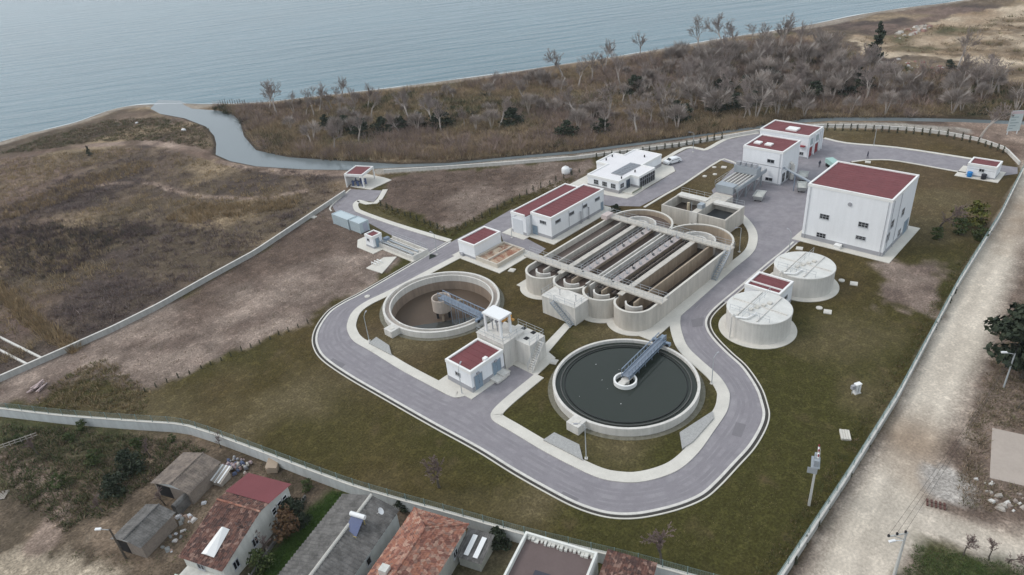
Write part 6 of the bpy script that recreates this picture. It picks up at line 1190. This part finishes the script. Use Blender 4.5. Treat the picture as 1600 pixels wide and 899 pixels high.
# standing person
def person(label, x, y, rz):
    T = thing('person', label, 'person', (x, y, .035), rz); me = bpy.data.meshes.new('body'); bm = bmesh.new()
    J = {'pel': (0, 0, .95), 'sp': (0, 0, 1.2), 'ch': (0, 0, 1.4), 'nk': (0, 0, 1.5), 'hd': (0, .02, 1.6), 'ht': (0, .01, 1.72), 'hl': (.1, 0, .9), 'kl': (.11, .06, .5), 'al': (.11, 0, .08), 'tl': (.12, .16, .04), 'hr': (-.1, 0, .9), 'kr': (-.11, -.06, .5), 'ar': (-.12, -.18, .09), 'tr': (-.12, -.04, .04), 'sl': (.19, 0, 1.42), 'el': (.25, -.06, 1.13), 'wl': (.26, .04, .88), 'sr': (-.19, 0, 1.42), 'er': (-.25, .02, 1.13), 'wr': (-.24, .14, .92)}
    Rr = {'pel': .15, 'sp': .13, 'ch': .16, 'nk': .055, 'hd': .095, 'ht': .075, 'hl': .09, 'kl': .06, 'al': .045, 'tl': .035, 'hr': .09, 'kr': .06, 'ar': .045, 'tr': .035, 'sl': .065, 'el': .045, 'wl': .035, 'sr': .065, 'er': .045, 'wr': .035}
    E_ = ['pel-sp', 'sp-ch', 'ch-nk', 'nk-hd', 'hd-ht', 'pel-hl', 'hl-kl', 'kl-al', 'al-tl', 'pel-hr', 'hr-kr', 'kr-ar', 'ar-tr', 'ch-sl', 'sl-el', 'el-wl', 'ch-sr', 'sr-er', 'er-wr']
    ks = list(J); me.from_pydata([J[k] for k in ks], [tuple(ks.index(q) for q in e.split('-')) for e in E_], []); o = link('body', me, T); me.materials.append(mat('dark_clothes', (.03, .035, .06), .9, .2, 4, 9))
    md = o.modifiers.new('skin', 'SKIN'); me.skin_vertices[0].data[0].use_root = True
    for k, q in enumerate(ks): me.skin_vertices[0].data[k].radius = (Rr[q], Rr[q])
    o.modifiers.new('sub', 'SUBSURF').levels = 1
    MB().lathe(0, .01, [(.02, 1.76), (.08, 1.73), (.105, 1.66), (.1, 1.6)], 10).build('hair', BLACK, T); return T
person('person in dark clothes walking on the north drive', *P(1355, 248), .8); person('person in dark clothes standing in the yard behind the big hall', *P(1280, 262), 2.2)
# ------------------------------------------------------------------ small fixed things on the lawns
def cover(px, label, r=.55, sq=False, h=.16):
    T = thing('manhole', label, 'manhole', (*P(*px), 0), .3)
    if sq: MB().box(-r, r, -r, r, 0, h).build('slab', PAVE, T); MB().box(-r * .6, r * .6, -r * .6, r * .6, h, h + .06).build('lid', CONCL, T)
    else: MB().lathe(0, 0, [(r, 0), (r, h), (r * .7, h + .02), (0, h + .02)], 20).build('slab', PAVE, T); MB().lathe(0, 0, [(r * .6, h), (r * .55, h + .07), (0, h + .08)], 16).build('lid', CONCL, T)
for px, sq, lb in (((1280, 482), False, 'round concrete manhole on the lawn right of the nearer sludge tank'), ((1293, 488), True, 'square slab beside the round manhole near the sludge tanks'), ((1315, 439), False, 'round manhole right of the farther sludge tank'), ((1334, 444), True, 'small square slab right of the farther sludge tank'), ((1249, 389), True, 'square slab at the corner of the big hall paving'), ((1101, 276), False, 'leftmost round cover on the small lawn by the pipe rack'), ((1117, 273), False, 'middle cover on the small lawn by the pipe rack'), ((1131, 262), True, 'square white cover on the small lawn by the pipe rack'), ((1116, 262), False, 'upper cover on the small lawn by the pipe rack'), ((800, 423), True, 'white slab on the grass beside the drying bed'), ((865, 566), True, 'concrete cover on the paving left of the full clarifier'), ((706, 593), False, 'cover on the lawn corner by the pump house'), ((1356, 254), True, 'white slab at the lawn edge behind the big hall'), ((574, 464), False, 'white cover beside the loop road left of the empty clarifier'), ((490, 340), True, 'white slab beside the field wall')): cover(px, lb, sq=sq, r=.5 if not sq else .6)
T = thing('slab_stack', 'stack of pale concrete slabs on the lawn near the power pole', 'slabs', (*P(1320, 681), 0), .5)
for k in range(4): MB().box(-.9, .9, -.6 + k * .3, -.34 + k * .3, 0, .25 + .03 * (k % 2)).build('slab', PAVE, T)
T = thing('meter_cabinet', 'white electric cabinet with grey boxes on the open lawn', 'cabinet', (*P(1338, 614), 0), -.5); MB().box(-.4, .4, -.25, .25, .1, 1.5).build('cabinet', WHITEP, T); MB().box(-.45, .45, -.3, .3, 1.5, 1.6).build('roof', TRIM, T); MB().box(-.5, .5, -.35, .35, 0, .1).build('plinth', CONCL, T); MB().box(-1.0, -.5, -.2, .2, .9, 1.5).build('meter_box', PLINTH, T); MB().box(-.02, .02, -.27, -.25, .2, 1.4).build('door_gap', BLACK, T); MB().tube((-.75, 0, 0), (-.75, 0, .95), .05).build('stand', GALV, T)
T = thing('white_cistern', 'white plastic tank on the grass behind the blower hall', 'tank', (*P(884, 271), 0)); MB().lathe(0, 0, [(0, 0), (1.0, 0), (1.05, .3), (1.05, 1.2), (.8, 1.6), (.3, 1.75), (0, 1.75)], 24).build('shell', WHITEP, T, True); MB().lathe(0, 0, [(.3, 1.72), (.3, 1.9), (0, 1.92)], 14).build('cap', TRIM, T); MB().box(1.1, 2.0, -.4, .5, 0, .7).build('pump_box', PLINTH, T)
o = MB().lathe(0, 0, [(0, 0), (.7, 0), (.8, .35), (.5, .75), (0, .85)], 9).build('boulder', WHITEP); o.location = (*P(287, 205), gz(*P(287, 205))); o.rotation_euler = (.2, .3, .4); tag(o, 'white boulder like sack on the spit by the creek', 'sack')
o = MB().lathe(0, 0, [(0, 0), (.5, 0), (.6, .2), (.3, .4), (0, .45)], 8).build('boulder', WHITEP); o.location = (*P(214, 193), gz(*P(214, 193))); tag(o, 'small white lump on the weeds near the beach', 'sack')
x, y = P(141, 245); place('lone_shrub', EVT[1], x, y, 'lone narrow green shrub on the dirt track left of the creek', 'shrub', s=.35)
T = thing('groyne', 'row of dark timber stakes at the creek mouth beach', 'groyne', (*P(345, 163, WL), 0))
a, b_ = P(345, 160, WL), P(383, 160, WL)
for k in range(11): MB().tube(((b_[0] - a[0]) * k / 10, (b_[1] - a[1]) * k / 10, -2), ((b_[0] - a[0]) * k / 10, (b_[1] - a[1]) * k / 10, .9 + .3 * (k % 3)), .14, .1, 6).build('stake', BARKD, T)
# rubble and litter on the sandy clearing and yards
def litter(name, label, poly, n, cols_, smin, smax, seed, cat):
    pts = scatter(poly, n, seed); g = random.Random(seed); c0 = pts.mean(0); T = thing(name, label, cat, (c0[0], c0[1], 0))
    for i, (x, y) in enumerate(pts):
        s = g.uniform(smin, smax); o = MB().add([(-s, -s * .7, -.1), (s, -s * .6, -.1), (s * .8, s * .7, -.1), (-s * .9, s * .6, -.1), (-s * .6, -s * .5, s * .6), (s * .6, -s * .4, s * .5), (s * .5, s * .5, s * .7), (-s * .5, s * .4, s * .5)], [(0, 3, 2, 1), (4, 5, 6, 7), (0, 1, 5, 4), (1, 2, 6, 5), (2, 3, 7, 6), (3, 0, 4, 7)]).build('piece', mat(name + str(i % len(cols_)), cols_[i % len(cols_)], .9, .2, 2, 6), T)
        o.location = (x - c0[0], y - c0[1], gz(x, y)); o.rotation_euler = (0, 0, g.uniform(0, 6))
litter('rubble_heap', 'pale rubble strewn over the sandy clearing at the top right', PL([(1395, 52), (1450, 38), (1460, 46), (1400, 62)]), 40, [(.5, .47, .43), (.4, .35, .3), (.3, .18, .15)], .4, 1.3, 51, 'rubble')
litter('rubbish_line', 'white and reddish rubbish at the foot of the sandy clearing', PL([(1345, 115), (1390, 92), (1440, 95), (1490, 112), (1480, 120), (1400, 122)]), 60, [(.6, .6, .6), (.3, .15, .13), (.4, .38, .36)], .3, .9, 52, 'rubbish')
litter('yard_rubbish', 'planks, pots and rubbish in the yard beside the lower shed', PL([(250, 830), (300, 790), (330, 770), (300, 820), (262, 870), (240, 870)]), 26, [(.55, .52, .5), (.35, .25, .2), (.6, .6, .62), (.25, .25, .24)], .15, .5, 53, 'rubbish')
litter('roadside_stones', 'brown and white stones beside the dirt road junction', PL([(1520, 745), (1600, 765), (1640, 800), (1560, 800)]), 40, [(.4, .36, .32), (.3, .25, .22), (.6, .58, .55)], .15, .45, 54, 'stones')
T = thing('brick_pile', 'two short rows of dark bricks lying on the dirt road', 'bricks', (*P(1463, 792), 0), .3)
for k in range(10): o = MB().box(-.22, .22, -.1, .1, 0, .14).build('brick', mat('dark_brick', (.12, .06, .05), .9, .2, 3, 6), T); o.location = ((k % 2) * .6, (k // 2) * .42 - .8, 0)
# ------------------------------------------------------------------ haze of damp sea air
hz = MB().box(-1400, 1500, -1400, 1500, -6, 66).build('haze', None); hz['kind'] = 'stuff'; hz['label'] = 'thin grey damp air over the whole place'
hm_ = bpy.data.materials.new('haze_air'); hm_.use_nodes = True; n = hm_.node_tree; n.nodes.clear(); pv = n.nodes.new('ShaderNodeVolumePrincipled'); pv.inputs['Density'].default_value = .00012; pv.inputs['Color'].default_value = (.88, .93, 1, 1); pv.inputs['Anisotropy'].default_value = .2; ou = n.nodes.new('ShaderNodeOutputMaterial'); n.links.new(pv.outputs[0], ou.inputs['Volume'])
hz.data.materials.clear(); hz.data.materials.append(hm_)

# ------------------------------------------------------------------ labels: say which one of a row or group, counted from the left of the picture
ORD = ['leftmost', 'second from left', 'third from left', 'fourth from left', 'fifth from left', 'sixth from left', 'seventh from left', 'eighth from left', 'ninth from left', 'tenth from left', 'eleventh from left', 'twelfth from left', 'thirteenth from left', 'fourteenth from left', 'fifteenth from left', 'sixteenth from left', 'seventeenth from left', 'eighteenth from left', 'nineteenth from left', 'twentieth from left', 'twenty-first from left', 'twenty-second from left', 'twenty-third from left', 'twenty-fourth from left']
grp = {}
for o in COL.objects:
    if o.parent is None and o.get('group') and o.name.split('.')[0] in ('bare_tree', 'twiggy_thicket', 'sapling'): grp.setdefault(o['label'], []).append(o)
for lb, os_ in grp.items():
    if len(os_) < 2: continue
    os_.sort(key=lambda o: inimg(o.location.x, o.location.y))
    for k, o in enumerate(os_):
        t_ = ORD[k] if k < len(ORD) - 1 or len(os_) > len(ORD) else ORD[k]
        if k == len(os_) - 1: t_ = 'rightmost'
        o['label'] = lb + ', ' + t_
